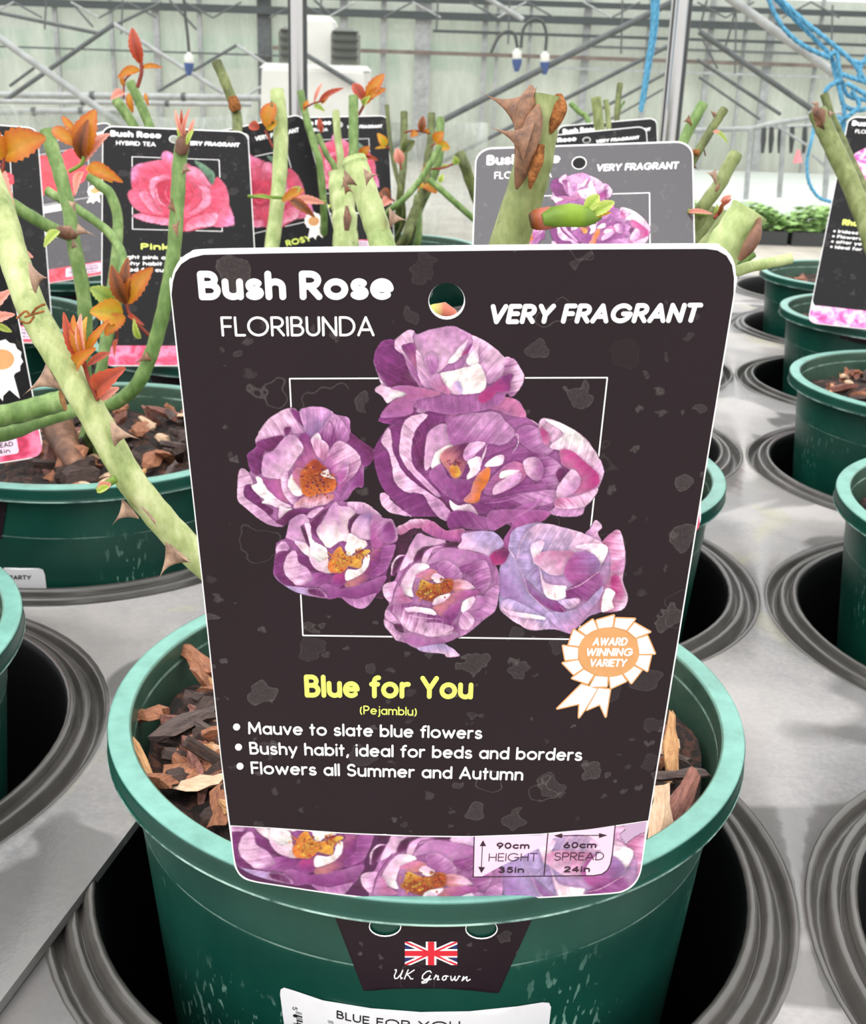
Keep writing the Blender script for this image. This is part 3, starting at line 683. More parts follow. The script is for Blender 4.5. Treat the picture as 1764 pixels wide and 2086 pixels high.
 (760, 1050, 6.083, (760, 900), """
ML 120,930 140,850 250,815 300,700 220,740 240,600 300,500 400,480 480,330 560,220 700,260 900,320 1090,330 1100,200 1400,190 1540,230 1620,370 1430,550 1540,650 1560,900 1540,1080 1490,1200 1350,1310 1150,1470 1020,1520 880,1590 1070,1720 1000,1750 910,1750 870,1710 650,1690 520,1640 380,1570 290,1550 240,1480 150,1380 140,1250 160,1150 200,1090 140,1000
DK 240,620 300,520 390,500 330,620 250,760
PL 410,480 480,330 560,220 700,260 900,310 760,370 600,400 500,560 330,680
LP 230,600 300,500 400,485 300,530 250,620 225,740
DK 500,560 580,410 760,370 640,440 600,540
DK 870,360 960,320 1090,340 1030,390 900,390
PL 600,600 640,460 760,380 850,390 720,480 660,610
PB 1050,400 1100,310 1120,220 1400,190 1540,230 1610,370 1430,540 1380,480 1200,430
QD 1430,530 1500,440 1620,400 1690,440 1620,590 1500,610
LM 670,600 780,450 900,400 1050,410 1400,490 1470,600 1460,740 1400,900 1260,900 1240,750 1300,680 1100,760 1050,650 900,570 800,570
VL 1060,640 1250,580 1400,560 1460,760 1420,900 1340,970 1260,900 1240,760 1290,680 1180,750
ML 790,620 830,560 950,570 1060,660 1105,760 1050,805 930,770 850,740
WP 340,860 480,620 620,590 700,640 540,740 480,900 500,1000 400,980
SR 520,740 700,660 800,700 700,800 600,780
SP 990,800 1150,800 1250,880 1230,910 1000,940
RL 240,1080 260,940 340,870 400,990 490,1060 330,1100
LP 120,930 140,850 290,815 250,950 220,1070 140,1000
ML 1380,970 1550,860 1540,1080 1490,1200 1300,1290 1240,1210 1400,1100
SU 740,1130 900,1050 980,960 1270,920 1300,970 1230,1020 1050,1060 900,1180 830,1240
UV 850,1240 930,1150 1070,1060 1090,1130 1000,1300 900,1290
LM 1260,1010 1340,990 1410,1040 1370,1120 1190,1170
WP 1090,1150 1120,1060 1240,1000 1260,1060 1180,1160 1110,1200
LP 1060,1340 1110,1200 1220,1230 1250,1320 1180,1410 1080,1400
LM 370,1460 560,1460 760,1500 1030,1440 1020,1520 830,1590 600,1610 400,1570
VP 200,1140 400,1090 720,1150 830,1250 1000,1320 1040,1430 760,1500 560,1460 400,1400 300,1260
WP 400,1140 560,1130 730,1160 780,1230 600,1200 430,1190
LP 640,1330 840,1330 1000,1400 760,1490 690,1440
BP 550,1640 830,1590 930,1610 1070,1720 1000,1750 910,1750 870,1710 650,1690
LP 150,1250 160,1160 240,1220 330,1340 210,1310
DK 250,1350 350,1350 380,1450 310,1430
LP 140,1290 240,1350 290,1450 350,1490 290,1550 240,1480 150,1380
YN 520,980 560,900 600,790 740,840 850,830 900,780 990,800 980,930 860,980 740,1060 640,1040
WP 720,750 790,710 880,770 830,830 760,820
WP 750,1050 820,990 960,970 880,1060 740,1110
"""),
]
# stamen dots: crop, centre, spread, count, colours
DOTS = [(740, 780, 3.528, (655, 580), (60, 34), 26, 'DNN'), (470, 810, 5.5125, (960, 930), (190, 180), 150, 'NNOD'), (540, 1000, 5.88, (900, 850), (140, 130), 110, 'YYON'), (540, 1000, 5.88, (1150, 750), (90, 60), 50, 'YON'),
        (760, 1050, 6.083, (720, 930), (190, 110), 150, 'YONNO'), (760, 1050, 6.083, (920, 860), (70, 70), 60, 'ONN')]
LINES = [(1000, 1040, 5.88, 'P', 9, "400,270 350,400 310,600"), (1000, 1040, 5.88, 'P', 8, "310,620 400,830 450,980 560,1090 750,1265"), (1000, 1040, 5.88, 'P', 9, "210,460 300,590"), (1000, 1040, 5.88, 'H', 7, "580,680 600,760 630,860"), (1000, 1040, 5.88, 'H', 7, "900,950 1080,880 1300,720"), (1000, 1040, 5.88, 'P', 6, "830,1140 890,1210"), (1000, 1040, 5.88, 'P', 6, "1400,440 1300,680"),
         (740, 780, 3.528, 'P', 5, "1290,330 1200,260 1280,310"), (740, 780, 3.528, 'L', 5, "1280,770 1230,880 1060,980"), (740, 780, 3.528, 'W', 4, "1070,500 1110,440 1110,370 1080,380"), (740, 780, 3.528, 'L', 5, "870,860 1000,850 1200,790"),
         (470, 810, 5.5125, 'D', 8, "1070,330 1110,260 1150,330 1180,500"), (470, 810, 5.5125, 'P', 8, "700,1230 950,1180 1080,1100"), (470, 810, 5.5125, 'P', 7, "1210,980 1290,900 1320,760 1300,680"), (760, 1050, 6.083, 'P', 9, "430,1230 640,1270 850,1280"), (760, 1050, 6.083, 'P', 8, "660,1330 690,1440 720,1490"), (760, 1050, 6.083, 'D', 8, "860,390 740,440 660,600"), (760, 1050, 6.083, 'D', 9, "460,580 300,840 230,1080")]
PINK = dict(a=(236, 72, 104), b=(244, 108, 142), c=(250, 146, 178), d=(200, 44, 76), e=(240, 140, 192), f=(252, 176, 200), g=(72, 110, 86), h=(112, 150, 120))
PINKG = [(240, 300, 6.785, (800, 860), """
ab 205,640 215,480 300,390 480,330 610,290 620,190 700,150 930,330 1010,390 1120,450 1250,690 1330,570 1400,620 1470,780 1480,960 1470,1040 1500,1080 1540,1270 1520,1370 1250,1390 900,1490 650,1390 400,1350 230,1260 330,1210 230,1100 170,980 165,900 220,800
be 610,290 620,190 700,150 800,250 930,330 900,420 700,430
ae 205,640 215,480 300,390 380,380 320,500 310,650 290,780 220,790
ab 300,520 400,380 620,300 720,440 720,540 560,560 460,620 430,800 330,820
bc 920,460 1000,400 1120,450 1250,690 1180,700 1060,620 920,560
ab 165,900 220,810 300,800 330,880 450,1150 680,1260 330,1180 220,1080
bc 310,880 400,840 500,1010 620,1200 500,1200 380,1060
ac 440,750 480,620 620,560 720,540 700,620 560,680 510,800 530,950 680,1120 700,1230 560,1100 480,950
da 540,720 650,640 900,650 1080,740 1060,900 960,1040 760,1080 600,1000
ac 920,560 1060,620 1180,700 1250,860 1240,1010 1100,1150 920,1270 900,1210 1060,1090 1130,960 1130,800 1050,700
ab 1260,750 1330,570 1400,620 1470,780 1480,1040 1420,1150 1350,1170 1260,1130
be 1340,1180 1450,1050 1500,1080 1540,1270 1520,1370 1250,1390
bc 230,1260 300,1215 500,1260 700,1290 700,1390 560,1380 350,1330
bf 900,1480 950,1300 1250,1170 1330,1180 1270,1370 1050,1420
gh 1050,330 1100,310 1290,470 1310,600 1270,700 1200,560
""")]
PLINES = [(240, 300, 6.785, 'd', 14, "560,720 640,660 720,650"), (240, 300, 6.785, 'f', 14, "520,760 560,980 640,1080"), (240, 300, 6.785, 'c', 16, "1100,700 1190,860 1170,1020 1000,1170"), (240, 300, 6.785, 'd', 12, "640,740 600,860 640,1000"), (240, 300, 6.785, 'd', 14, "960,720 1010,860 960,1000"), (240, 300, 6.785, 'b', 14, "680,760 650,880 720,1010 860,1000"), (240, 300, 6.785, 'd', 12, "480,1000 560,1150 680,1250"), (240, 300, 6.785, 'd', 14, "920,1290 1100,1190 1250,1070")]
NR = np.random.default_rng(5)
def blur(a, k):
    for ax in (0, 1):
        for _ in range(2):
            p = np.pad(a, [(k+1, k) if i == ax else (0, 0) for i in range(2)], mode='edge'); c = np.cumsum(p, ax)
            a = (np.take(c, range(2*k+1, c.shape[ax]), ax)-np.take(c, range(0, c.shape[ax]-2*k-1), ax))/(2*k+1)
    return a
class Canvas:
    def __init__(s, x0, y0, x1, y1, d):
        s.x0, s.y0, s.d = x0, y0, d; s.nx = int((x1-x0)/d)+1; s.ny = int((y1-y0)/d)+1
        s.rgb = np.zeros((s.ny, s.nx, 3)); s.al = np.zeros((s.ny, s.nx))
        def fld(k): q_ = blur(NR.normal(0, 1, (s.ny, s.nx)), k); return q_/q_.std()
        s.n1 = fld(2); s.n2 = fld(6); s.n3 = np.abs(fld(5)); s.gx = x0+np.arange(s.nx)*d; s.gy = y0+np.arange(s.ny)*d
    def shape(s, pts, c1, c2, ctr, rough=0.8, shadow=.30, edge=.10, streak=.05):
        pts = [(p.x, p.y) for p in catmull([Vector((x, y, 0)) for x, y in pts], 4, True)]
        pts = [(x+NR.normal(0, rough*.5), y+NR.normal(0, rough*.5)) for x, y in pts]
        a = np.array(pts); pad = 9*s.d
        i0, i1 = np.clip([int((a[:, 0].min()-pad-s.x0)/s.d), int((a[:, 0].max()+pad-s.x0)/s.d)+1], 0, s.nx)
        j0, j1 = np.clip([int((a[:, 1].min()-pad-s.y0)/s.d), int((a[:, 1].max()+pad-s.y0)/s.d)+1], 0, s.ny)
        if i1-i0 < 2 or j1-j0 < 2: return
        X, Y = np.meshgrid(s.gx[i0:i1], s.gy[j0:j1]); m = np.zeros(X.shape); o = s.d*.25
        for ox in (-o, o):
            for oy in (-o, o): m += inside(X+ox, Y+oy, pts)*.25
        sub = s.rgb[j0:j1, i0:i1]; al = s.al[j0:j1, i0:i1]
        if shadow: sub *= (1-shadow*blur(m, 3)*(1-m))[..., None]
        cen = a.mean(0); ax = cen-np.array(ctr); L = np.hypot(*ax); ax = ax/L if L > 1e-6 else np.array([0, 1.])
        pr = (a-cen)@ax; t = ((X-cen[0])*ax[0]+(Y-cen[1])*ax[1]-pr.min())/max(pr.max()-pr.min(), 1e-6); t = np.clip(t, 0, 1)
        q = -(X-cen[0])*ax[1]+(Y-cen[1])*ax[0]
        ph = NR.uniform(0, 6.28, 6); wob = 2.0*np.sin(t*5+ph[5])
        st = (np.sin((q+wob)*.55+ph[0])+np.sin((q+wob)*.9+ph[1]+t*2)+np.sin((q-wob)*.31+ph[2])*1.2+np.sin(q*.13+t*6+ph[3])*1.4)/3.2
        big = np.sin(X*.045+ph[3])*np.sin(Y*.05+ph[4])
        tt = np.clip(t+st*.16+big*.18, 0, 1); tt = tt*tt*(3-2*tt)
        c = np.array(c1)*(1-tt[..., None])+np.array(c2)*tt[..., None]
        c = c*(1+streak*st[..., None]+.02*NR.normal(0, 1, X.shape)[..., None])
        c = c*(1+.03*s.n1[j0:j1, i0:i1]+.035*s.n2[j0:j1, i0:i1])[..., None]; cr = np.clip(.16-s.n3[j0:j1, i0:i1], 0, 1)*.8; c = c+(np.array([246, 222, 240])-c)*cr[..., None]
        e = np.clip((1-blur(m, 2))*2, 0, 1)*edge; c = c+(np.array([252, 232, 248])-c)*e[..., None]
        k = m[..., None]; sub[:] = sub*(1-k)+np.clip(c, 0, 255)*k; al[:] = np.maximum(al, m)
    def paint(s, groups, pal, dots=(), lines=()):
        for ox, oy, sc, ctr, txt in groups:
            for ln in txt.strip().split('\n'):
                w_ = ln.split(); pts = [(ox+float(p.split(',')[0])/sc, oy+float(p.split(',')[1])/sc) for p in w_[1:]]
                s.shape(pts, pal[w_[0][0]], pal[w_[0][1]], (ox+ctr[0]/sc, oy+ctr[1]/sc))
        for ox, oy, sc, k, w_, txt in lines:
            pts = [(ox+float(p.split(',')[0])/sc, oy+float(p.split(',')[1])/sc) for p in txt.split()]
            P = [(p.x, p.y) for p in catmull([Vector((x, y, 0)) for x, y in pts], 5)]; n = len(P); l, r_ = [], []
            for i in range(n):
                a = np.array(P[min(i+1, n-1)])-np.array(P[max(i-1, 0)]); a = a/np.hypot(*a); h = w_/sc*.5*(.35+.65*math.sin(math.pi*(i+.5)/n))
                l.append((P[i][0]-a[1]*h, P[i][1]+a[0]*h)); r_.append((P[i][0]+a[1]*h, P[i][1]-a[0]*h))
            s.shape(l+r_[::-1], pal[k], pal[k], P[0], .1, .0, 0)
        for ox, oy, sc, (cx, cy), (sx, sy), cnt, ks in dots:
            for i in range(cnt):
                x = ox+(cx+NR.normal(0, sx*.5))/sc; y = oy+(cy+NR.normal(0, sy*.5))/sc; r_ = NR.uniform(1.0, 2.1); th = NR.uniform(0, 6.28)
                k = ks[NR.integers(len(ks))]; cc = [np.clip(v*NR.uniform(.75, 1.15), 0, 255) for v in pal[k]]
                s.shape([(x+r_*1.5*math.cos(th+a)*(1.0 if a in (0, 3.14) else .6), y+r_*math.sin(th+a)) for a in (0, 1.05, 2.1, 3.14, 4.2, 5.2)], cc, cc, (x-1, y), .2, .12, 0, 0)
    def sample(s, x, y):
        fx = np.clip((x-s.x0)/s.d, 0, s.nx-1.001); fy = np.clip((y-s.y0)/s.d, 0, s.ny-1.001); i = fx.astype(int); j = fy.astype(int); u = (fx-i)[..., None]; v = (fy-j)[..., None]
        return (s.rgb[j, i]*(1-u)+s.rgb[j, i+1]*u)*(1-v)+(s.rgb[j+1, i]*(1-u)+s.rgb[j+1, i+1]*u)*v
def lin_np(c):
    c = np.clip(c, 0, 255)/255; return np.where(c <= .04045, c/12.92, ((c+.055)/1.055)**2.4)
def print_mesh(name, canvas, cd_, parent, layer, tomm, step=1, k=0.62):
    """the printed picture as one sheet lying on the card, cut out along the flowers"""
    rgb = canvas.rgb[::step, ::step]; al = canvas.al[::step, ::step]; gx = canvas.gx[::step]; gy = canvas.gy[::step]
    keep = np.maximum.reduce([al[:-1, :-1], al[1:, :-1], al[:-1, 1:], al[1:, 1:]]) > .45
    jj, ii = np.nonzero(keep); nx = al.shape[1]
    q = np.stack([jj*nx+ii, (jj+1)*nx+ii, (jj+1)*nx+ii+1, jj*nx+ii+1], -1)
    used, inv = np.unique(q, return_inverse=True); q = inv.reshape(q.shape)
    X, Y = np.meshgrid(gx, gy); P = np.stack([X.ravel()[used], Y.ravel()[used]], -1)
    a = al.ravel()[used][:, None]; px_ = rgb.reshape(-1, 3)[used]; col = lin_np(px_)*(k+.30*np.clip(px_.mean(1)/255-.70, 0, 1)/.3)[:, None]
    bl = np.array(PRINT_BLACK[:3]); col = np.where(a > .02, col, bl)
    V = cd_.S(tomm(P), LAY*layer)
    return obj(name, V, q.tolist(), M['pic'], parent, smooth=False, col=col)
ROSES = Canvas(478, 655, 1285, 1345, 1.5); ROSES.paint(GROUPS, PAL, DOTS, LINES)
PROSE = Canvas(260, 318, 474, 522, 1.0); PROSE.paint(PINKG, PINK, (), PLINES)

# ================================================================== SETTING
def quad(name, pts, mat, kind='structure', parent=None):
    o = obj(name, pts, [(0, 1, 2, 3)], mat, parent, smooth=False); o['kind'] = kind; return o
FZ = -1.10
quad('floor', [(-40, -4, FZ), (40, -4, FZ), (40, 60, FZ), (-40, 60, FZ)], M['floor'])
def gpt(px, py, D, dz=0): return G(px, py, D)+Vector((0, 0, dz))
def hz(s, D, z): return Vector((CAM.x, CAM.y, 0))+HEAD*D+SIDE*s+Vector((0, 0, z))
WD = 19.0                                            # the glasshouse end wall stands 19 m off
nt_ = [0]
def trim(pa, pb, npx, D, mat='galv', Db=None):
    nt_[0] += 1; mb = MB(); Db = Db or D
    tube(mb, [G(*pa, D), G(*pb, Db)], [wid(npx, D)/2, wid(npx, Db)/2], 10)
    o = mb.build('trim_%d' % nt_[0], M[mat]); o['kind'] = 'structure'; return o
def hrail(z0, z1, D, s0, s1, depth, mat):
    nt_[0] += 1; mb = MB(); box(mb, hz((s0+s1)/2, D, (z0+z1)/2), s1-s0, depth, z1-z0, SIDE, HEAD)
    o = mb.build('trim_%d' % nt_[0], M[mat], smooth=False); o['kind'] = 'structure'; return o
def zy(py, D): return G(882, py, D).z
def sx(px, D): return (G(px, 138, D)-CAM).dot(SIDE)
# glass panes between mullions
edges = [-420, 322, 540, 860, 1190, 1440, 1560, 2300]
for i in range(len(edges)-1):
    a, b = sx(edges[i], WD), sx(edges[i+1], WD); mb = MB()
    box(mb, hz((a+b)/2, WD, (FZ+1.35)/2), b-a, 0.006, 1.35-FZ, SIDE, HEAD)
    o = mb.build('window_%d' % (i+1), M['glass'], smooth=False); o['kind'] = 'structure'
for px, wpx, mat in ((322, 12, 'galv'), (540, 26, 'galv_dark'), (860, 30, 'galv'), (1190, 14, 'galv'), (1440, 10, 'galv'), (1562, 15, 'galv'), (232, 7, 'galv'), (410, 8, 'galv'), (780, 10, 'galv'), (700, 14, 'galv'), (985, 10, 'galv'), (1010, 6, 'galv'), (1076, 6, 'galv'), (1315, 7, 'galv'), (1660, 6, 'galv'), (1510, 6, 'galv'), (120, 8, 'galv')):
    nt_[0] += 1; mb = MB(); s_ = sx(px, WD-.1); box(mb, hz(s_, WD-.1, (FZ+1.4)/2), wid(wpx, WD), 0.06, 1.4-FZ, SIDE, HEAD)
    o = mb.build('trim_%d' % nt_[0], M[mat], smooth=False); o['kind'] = 'structure'
for y0, y1, a, b, mat in ((-6, 6, -420, 2300, 'roofgrey'), (24, 40, -420, 2300, 'roofgrey'), (104, 112, 560, 2300, 'rust'), (122, 126, -420, 600, 'galv_dark'), (60, 66, 880, 2300, 'roofgrey'), (82, 87, 1200, 2300, 'galv_dark'), (128, 133, 1100, 2300, 'galv')):
    hrail(zy(y1, WD-.2), zy(y0, WD-.2), WD-.2, sx(a, WD), sx(b, WD), .05, mat)
# braces and trusses inside the house
for pa, pb, npx, D, mat in (((-40, 50), (258, 262), 14, 7, 'galv'), ((10, 205), (232, 49), 9, 9, 'galv_dark'), ((232, 49), (455, 190), 8, 9, 'galv'), ((20, 175), (70, 138), 6, 10, 'galv_dark'), ((322, 186), (482, 92), 6, 11, 'galv_dark'), ((482, 92), (575, 152), 6, 11, 'galv'),
        ((500, 197), (582, 145), 5, 11, 'galv'), ((624, 112), (722, 172), 9, 9, 'galv_dark'), ((640, 380), (1400, -12), 12, 8, 'galv_dark'), ((900, 330), (1388, 80), 8, 9, 'galv_dark'), ((1100, 290), (1380, 136), 6, 10, 'galv_dark'), ((1160, 290), (1380, 165), 4, 10, 'galv_dark'),
        ((1480, -8), (1700, 150), 17, 6, 'galv'), ((1424, 64), (1652, 222), 11, 7, 'galv_dark'), ((1420, 121), (1590, 233), 7, 8, 'galv_dark'), ((1424, 157), (1548, 243), 5, 9, 'galv_dark'), ((990, -5), (1066, 40), 9, 9, 'galv'), ((-30, 20), (200, 68), 7, 12, 'galv_dark'), ((200, 68), (330, 5), 6, 12, 'galv_dark'),
        ((150, 10), (190, 55), 4, 12, 'galv_dark'), ((345, 0), (400, 60), 5, 12, 'galv_dark'), ((640, 0), (670, 26), 5, 11, 'galv_dark'), ((1440, 0), (1424, 62), 4, 9, 'hose'), ((1500, 15), (1478, 95), 4, 10, 'hose'), ((1430, 78), (1462, 140), 4, 9, 'galv_dark')):
    trim(pa, pb, npx, D, mat)
zx = list(range(-30, 1800, 58))
for i in range(len(zx)-1):
    if i % 7 in (2, 6): continue
    trim((zx[i], 4 if i % 2 else 36), (zx[i+1], 36 if i % 2 else 4), 3.5, 14.5, 'galv_dark' if i % 3 else 'galv')
for x, y0, y1 in ((655, -4, 28), (892, 0, 60), (1038, -4, 90), (1268, 0, 110), (1500, 0, 150), (1696, 10, 120), (250, 0, 70), (94, 0, 60)): trim((x, y0), (x-3, y1), 3.5, 13, 'galv_dark')
# outside, behind the glass
o = obj('shade_net', [hz(sx(-300, 24), 24, zy(190, 24)), hz(sx(1270, 24), 24, zy(190, 24)), hz(sx(1270, 24), 24, zy(86, 24)), hz(sx(-300, 24), 24, zy(86, 24)), hz(sx(-300, 24), 24.06, zy(190, 24)), hz(sx(1270, 24), 24.06, zy(190, 24)), hz(sx(1270, 24), 24.06, zy(86, 24)), hz(sx(-300, 24), 24.06, zy(86, 24))],
    [(0, 1, 2, 3), (7, 6, 5, 4), (3, 2, 6, 7), (0, 4, 5, 1)], M['net'], smooth=False)
tag(o, 'teal shade netting stretched along outside the glasshouse end wall', 'netting')
mb = MB(); box(mb, hz(sx(850, 26), 27, (zy(44, 26)+FZ)/2), sx(1500, 26)-sx(150, 26), 1.6, zy(44, 26)-FZ, SIDE, HEAD)
b_ = empty('storage_shed', hz(sx(850, 26), 27, FZ), 'long low cream shed outside beyond the teal netting', 'building')
mb.build('wall', M['cream'], b_, False); mb = MB(); box(mb, hz(sx(850, 26), 27, zy(38, 26)), sx(1540, 26)-sx(110, 26), 2.2, .12, SIDE, HEAD); mb.build('roof', M['roofgrey'], b_, False)
mb = MB(); nx_ = 60
for i in range(nx_):                                  # bumpy pale bank outside
    for j in range(5):
        pass
V = []; F = []
for i in range(nx_+1):
    for j in range(7):
        s_ = sx(-700, 24)+(sx(2500, 24)-sx(-700, 24))*i/nx_; h = math.sin(j/6*math.pi)
        V.append(hz(s_, 20.6+j*.35, FZ+h*(zy(166, 21.6)-FZ+.10*math.sin(i*1.7)+.12*R.random())))
for i in range(nx_):
    for j in range(6): F.append((i*7+j, (i+1)*7+j, (i+1)*7+j+1, i*7+j+1))
tag(obj('scrub_bank', V, F, M['hedge']), 'pale grey green scrub bank seen through the dirty glass', 'hedge', kind='stuff')
ng = empty('neighbouring_glasshouse', hz(sx(1500, 22.5), 22.5, FZ), 'white glazed side of the next glasshouse seen through the panes at right', 'glasshouse')
for y0, y1, x0, x1 in ((44, 57, 1130, 2300), (66, 80, 1130, 2300), (92, 103, 1180, 2300), (50, 76, 560, 640), (52, 60, 800, 880), (70, 80, 790, 880)):
    mb = MB(); box(mb, hz((sx(x0, 22.5)+sx(x1, 22.5))/2, 22.5, (zy(y0, 22.5)+zy(y1, 22.5))/2), sx(x1, 22.5)-sx(x0, 22.5), .03, zy(y0, 22.5)-zy(y1, 22.5), SIDE, HEAD); mb.build('panel', M['card'], ng, False)
mb = MB(); box(mb, hz(sx(1600, 22.7), 22.7, (zy(40, 22.7)+FZ)/2), sx(2300, 22.7)-sx(1130, 22.7), .1, zy(40, 22.7)-FZ, SIDE, HEAD); mb.build('wall', M['hedge'], ng, False)
# the white heater
HD = 9.0
ht = empty('greenhouse_heater', hz(sx(630, HD), HD, FZ), 'white greenhouse heater with tapered flue tower and grey louvred vents', 'heater')
mb = MB(); prof = []
def slab(px0, px1, y0, y1, D, dep, mat, par, name, t0=0.0, bev=True):
    mb = MB(); a0, a1 = sx(px0, D), sx(px1, D); z0, z1 = zy(y1, D), zy(y0, D); V = []
    b = min(.04, (z1-z0)*.2)
    for z, ins in ((z0, 0), (z1-b, t0), (z1, t0+b)):
        for (i, j) in ((0, 0), (1, 0), (1, 1), (0, 1)):
            V.append(hz(a0+ins if i == 0 else a1-ins, D+(ins if j == 0 else dep-ins), z))
    F = [(3, 2, 1, 0), (8, 9, 10, 11)]
    for k in (0, 4):
        for i in range(4): F.append((k+i, k+(i+1) % 4, k+4+(i+1) % 4, k+4+i))
    mb.add(V, F); return mb.build(name, M[mat], par, False)
slab(520, 752, 142, 420, HD, 1.0, 'whitepaint', ht, 'body', .04); slab(528, 744, 139, 150, HD+.05, .8, 'whitepaint', ht, 'lid', .03)
slab(588, 690, 38, 150, HD+.2, .5, 'whitepaint', ht, 'flue_tower', .05)
for a, b in ((674, 727), (568, 592)):
    lv = slab(a, b, 62, 138, HD+.12, .35, 'louvre', ht, 'louvre')
    for k in range(4):
        mb = MB(); z = zy(70+17*k, HD); box(mb, hz((sx(a, HD)+sx(b, HD))/2, HD+.11, z), sx(b, HD)-sx(a, HD), .05, .012, SIDE, HEAD); mb.build('slat', M['hose'], lv, False)
# heating pipes along the left
for k, (ya, yb, wpx, x0, x1, D) in enumerate(((192, 200, 13, -60, 560, 10.0), (206, 213, 9, -60, 512, 8.6), (228, 226, 13, -60, 262, 9.2))):
    mb = MB(); tube(mb, [G(x0, ya, D), G(x1, yb, D)], wid(wpx, D)/2, 12); ORIG = None
    p_ = mb.build('heating_pipe', M['galv'])
    tag(p_, ['upper grey heating pipe along the left of the glasshouse', 'middle grey heating pipe just under the upper pipe', 'lowest pale heating pipe on the left behind the tags'][k], 'pipe', 'heating pipes')
    for q in range(2):
        xx = x0+(x1-x0)*(.4+.3*q); yy = ya+(yb-ya)*(xx-x0)/(x1-x0); mb = MB(); tube(mb, [G(xx-4, yy, D), G(xx+4, yy, D)], wid(wpx*1.35, D)/2, 12); mb.build('coupling', M['galv_dark'], p_)
# water connectors on bent hoses
HO = 8.0
for nm, arc, y0, x0, lab in (('a', [(1000, 108), (1014, 78), (1032, 64), (1048, 70), (1054, 98)], 98, 1053, 'blue tipped white water connector left of the pair on black hoses'), ('b', [(1061, 98), (1066, 60), (1084, 40), (1104, 44), (1113, 70), (1111, 104)], 104, 1110, 'small blue tipped water connector on the arched black hose'), ('c', [(372, -60), (376, 20), (382, 70), (385, 106)], 106, 385, 'blue and white water connector hanging at the left behind red leaf')):
    t_ = empty('water_connector', G(x0, y0+50, HO), lab, 'connector', 'hanging water connectors')
    mb = MB(); tube(mb, catmull([G(x, y, HO) for x, y in arc], 6), wid(6, HO)/2, 8); mb.build('hose', M['hose'], t_)
    mb = MB(); tube(mb, [G(x0, y0, HO), G(x0, y0+5, HO), G(x0, y0+6, HO), G(x0, y0+22, HO)], [wid(5, HO)/2*1.4, wid(10, HO)/2, wid(17, HO)/2, wid(17, HO)/2], 12); mb.build('collar', M['whitepaint'], t_)
    mb = MB(); tube(mb, [G(x0, y0+22, HO), G(x0, y0+32, HO), G(x0-1, y0+48, HO)], [wid(19, HO)/2, wid(18, HO)/2, wid(8, HO)/2], 12); mb.build('plug', M['blueplastic'], t_)
# ground sheet, staging frame and seedling trays on the right
SD = 13.2
tag(obj('ground_sheet', [hz(sx(1330, 11.7), 11.7, FZ+.01), hz(sx(2300, 11.7), 11.7, FZ+.01), hz(sx(2300, 18.8), 18.8, FZ+.01), hz(sx(1330, 18.8), 18.8, FZ+.01), hz(sx(1330, 11.7), 11.7, FZ), hz(sx(2300, 11.7), 11.7, FZ), hz(sx(2300, 18.8), 18.8, FZ), hz(sx(1330, 18.8), 18.8, FZ)], [(0, 1, 2, 3), (0, 4, 5, 1), (1, 5, 6, 2), (2, 6, 7, 3), (3, 7, 4, 0)], M['sheet'], smooth=False), 'white ground sheet spread on the glasshouse floor at right', 'ground cover')
st = empty('staging_frame', hz(sx(1560, SD), SD, FZ), 'grey metal staging frame standing on the white ground sheet', 'staging')
def bar(pts, npx, D, name, mat='galv', par=st):
    mb = MB(); tube(mb, [G(x, y, d) for x, y, d in pts], wid(npx, D)/2, 8); return mb.build(name, M[mat], par)
bar([(1395, 266, SD), (1530, 262, SD), (1560, 254, SD), (1720, 228, SD)], 9, SD, 'top_rail'); bar([(1395, 270, SD+1.2), (1760, 250, SD+1.2)], 7, SD, 'top_rail')
for x, y, y1, d in ((1530, 262, 406, SD), (1598, 250, 402, SD+.2), (1690, 236, 410, SD)): bar([(x, y, d), (x-11, y1, d)], 10, SD, 'leg')
bar([(1655, 315, SD), (1688, 345, SD), (1682, 402, SD)], 6, SD, 'brace'); bar([(1575, 252, SD), (1650, 300, SD)], 5, SD, 'brace')
for k, x in enumerate((1556, 1572, 1590, 1614, 1640)):
    mb = MB(); tube(mb, [G(x, 258, SD+.4), G(x-1, 285, SD+.4), G(x-3, 312, SD+.4)], [wid(9, SD)/2, wid(11, SD)/2, wid(6, SD)/2], 8)
    tag(mb.build('drip_nozzle', M['hose']), 'dark drip nozzle hanging in the row under the staging rail', 'nozzle', 'drip nozzles under the staging')
mb = MB(); tube(mb, [G(1625, 331, 13.6), G(1625, 322, 13.6), G(1626, 305, 13.6)], [wid(18, 13.6)/2, wid(14, 13.6)/2, wid(5, 13.6)/2], 12)
tag(mb.build('plastic_cone', M['pinkpl']), 'small pink plastic cone far off on the white sheet', 'cone')
TD = 10.45
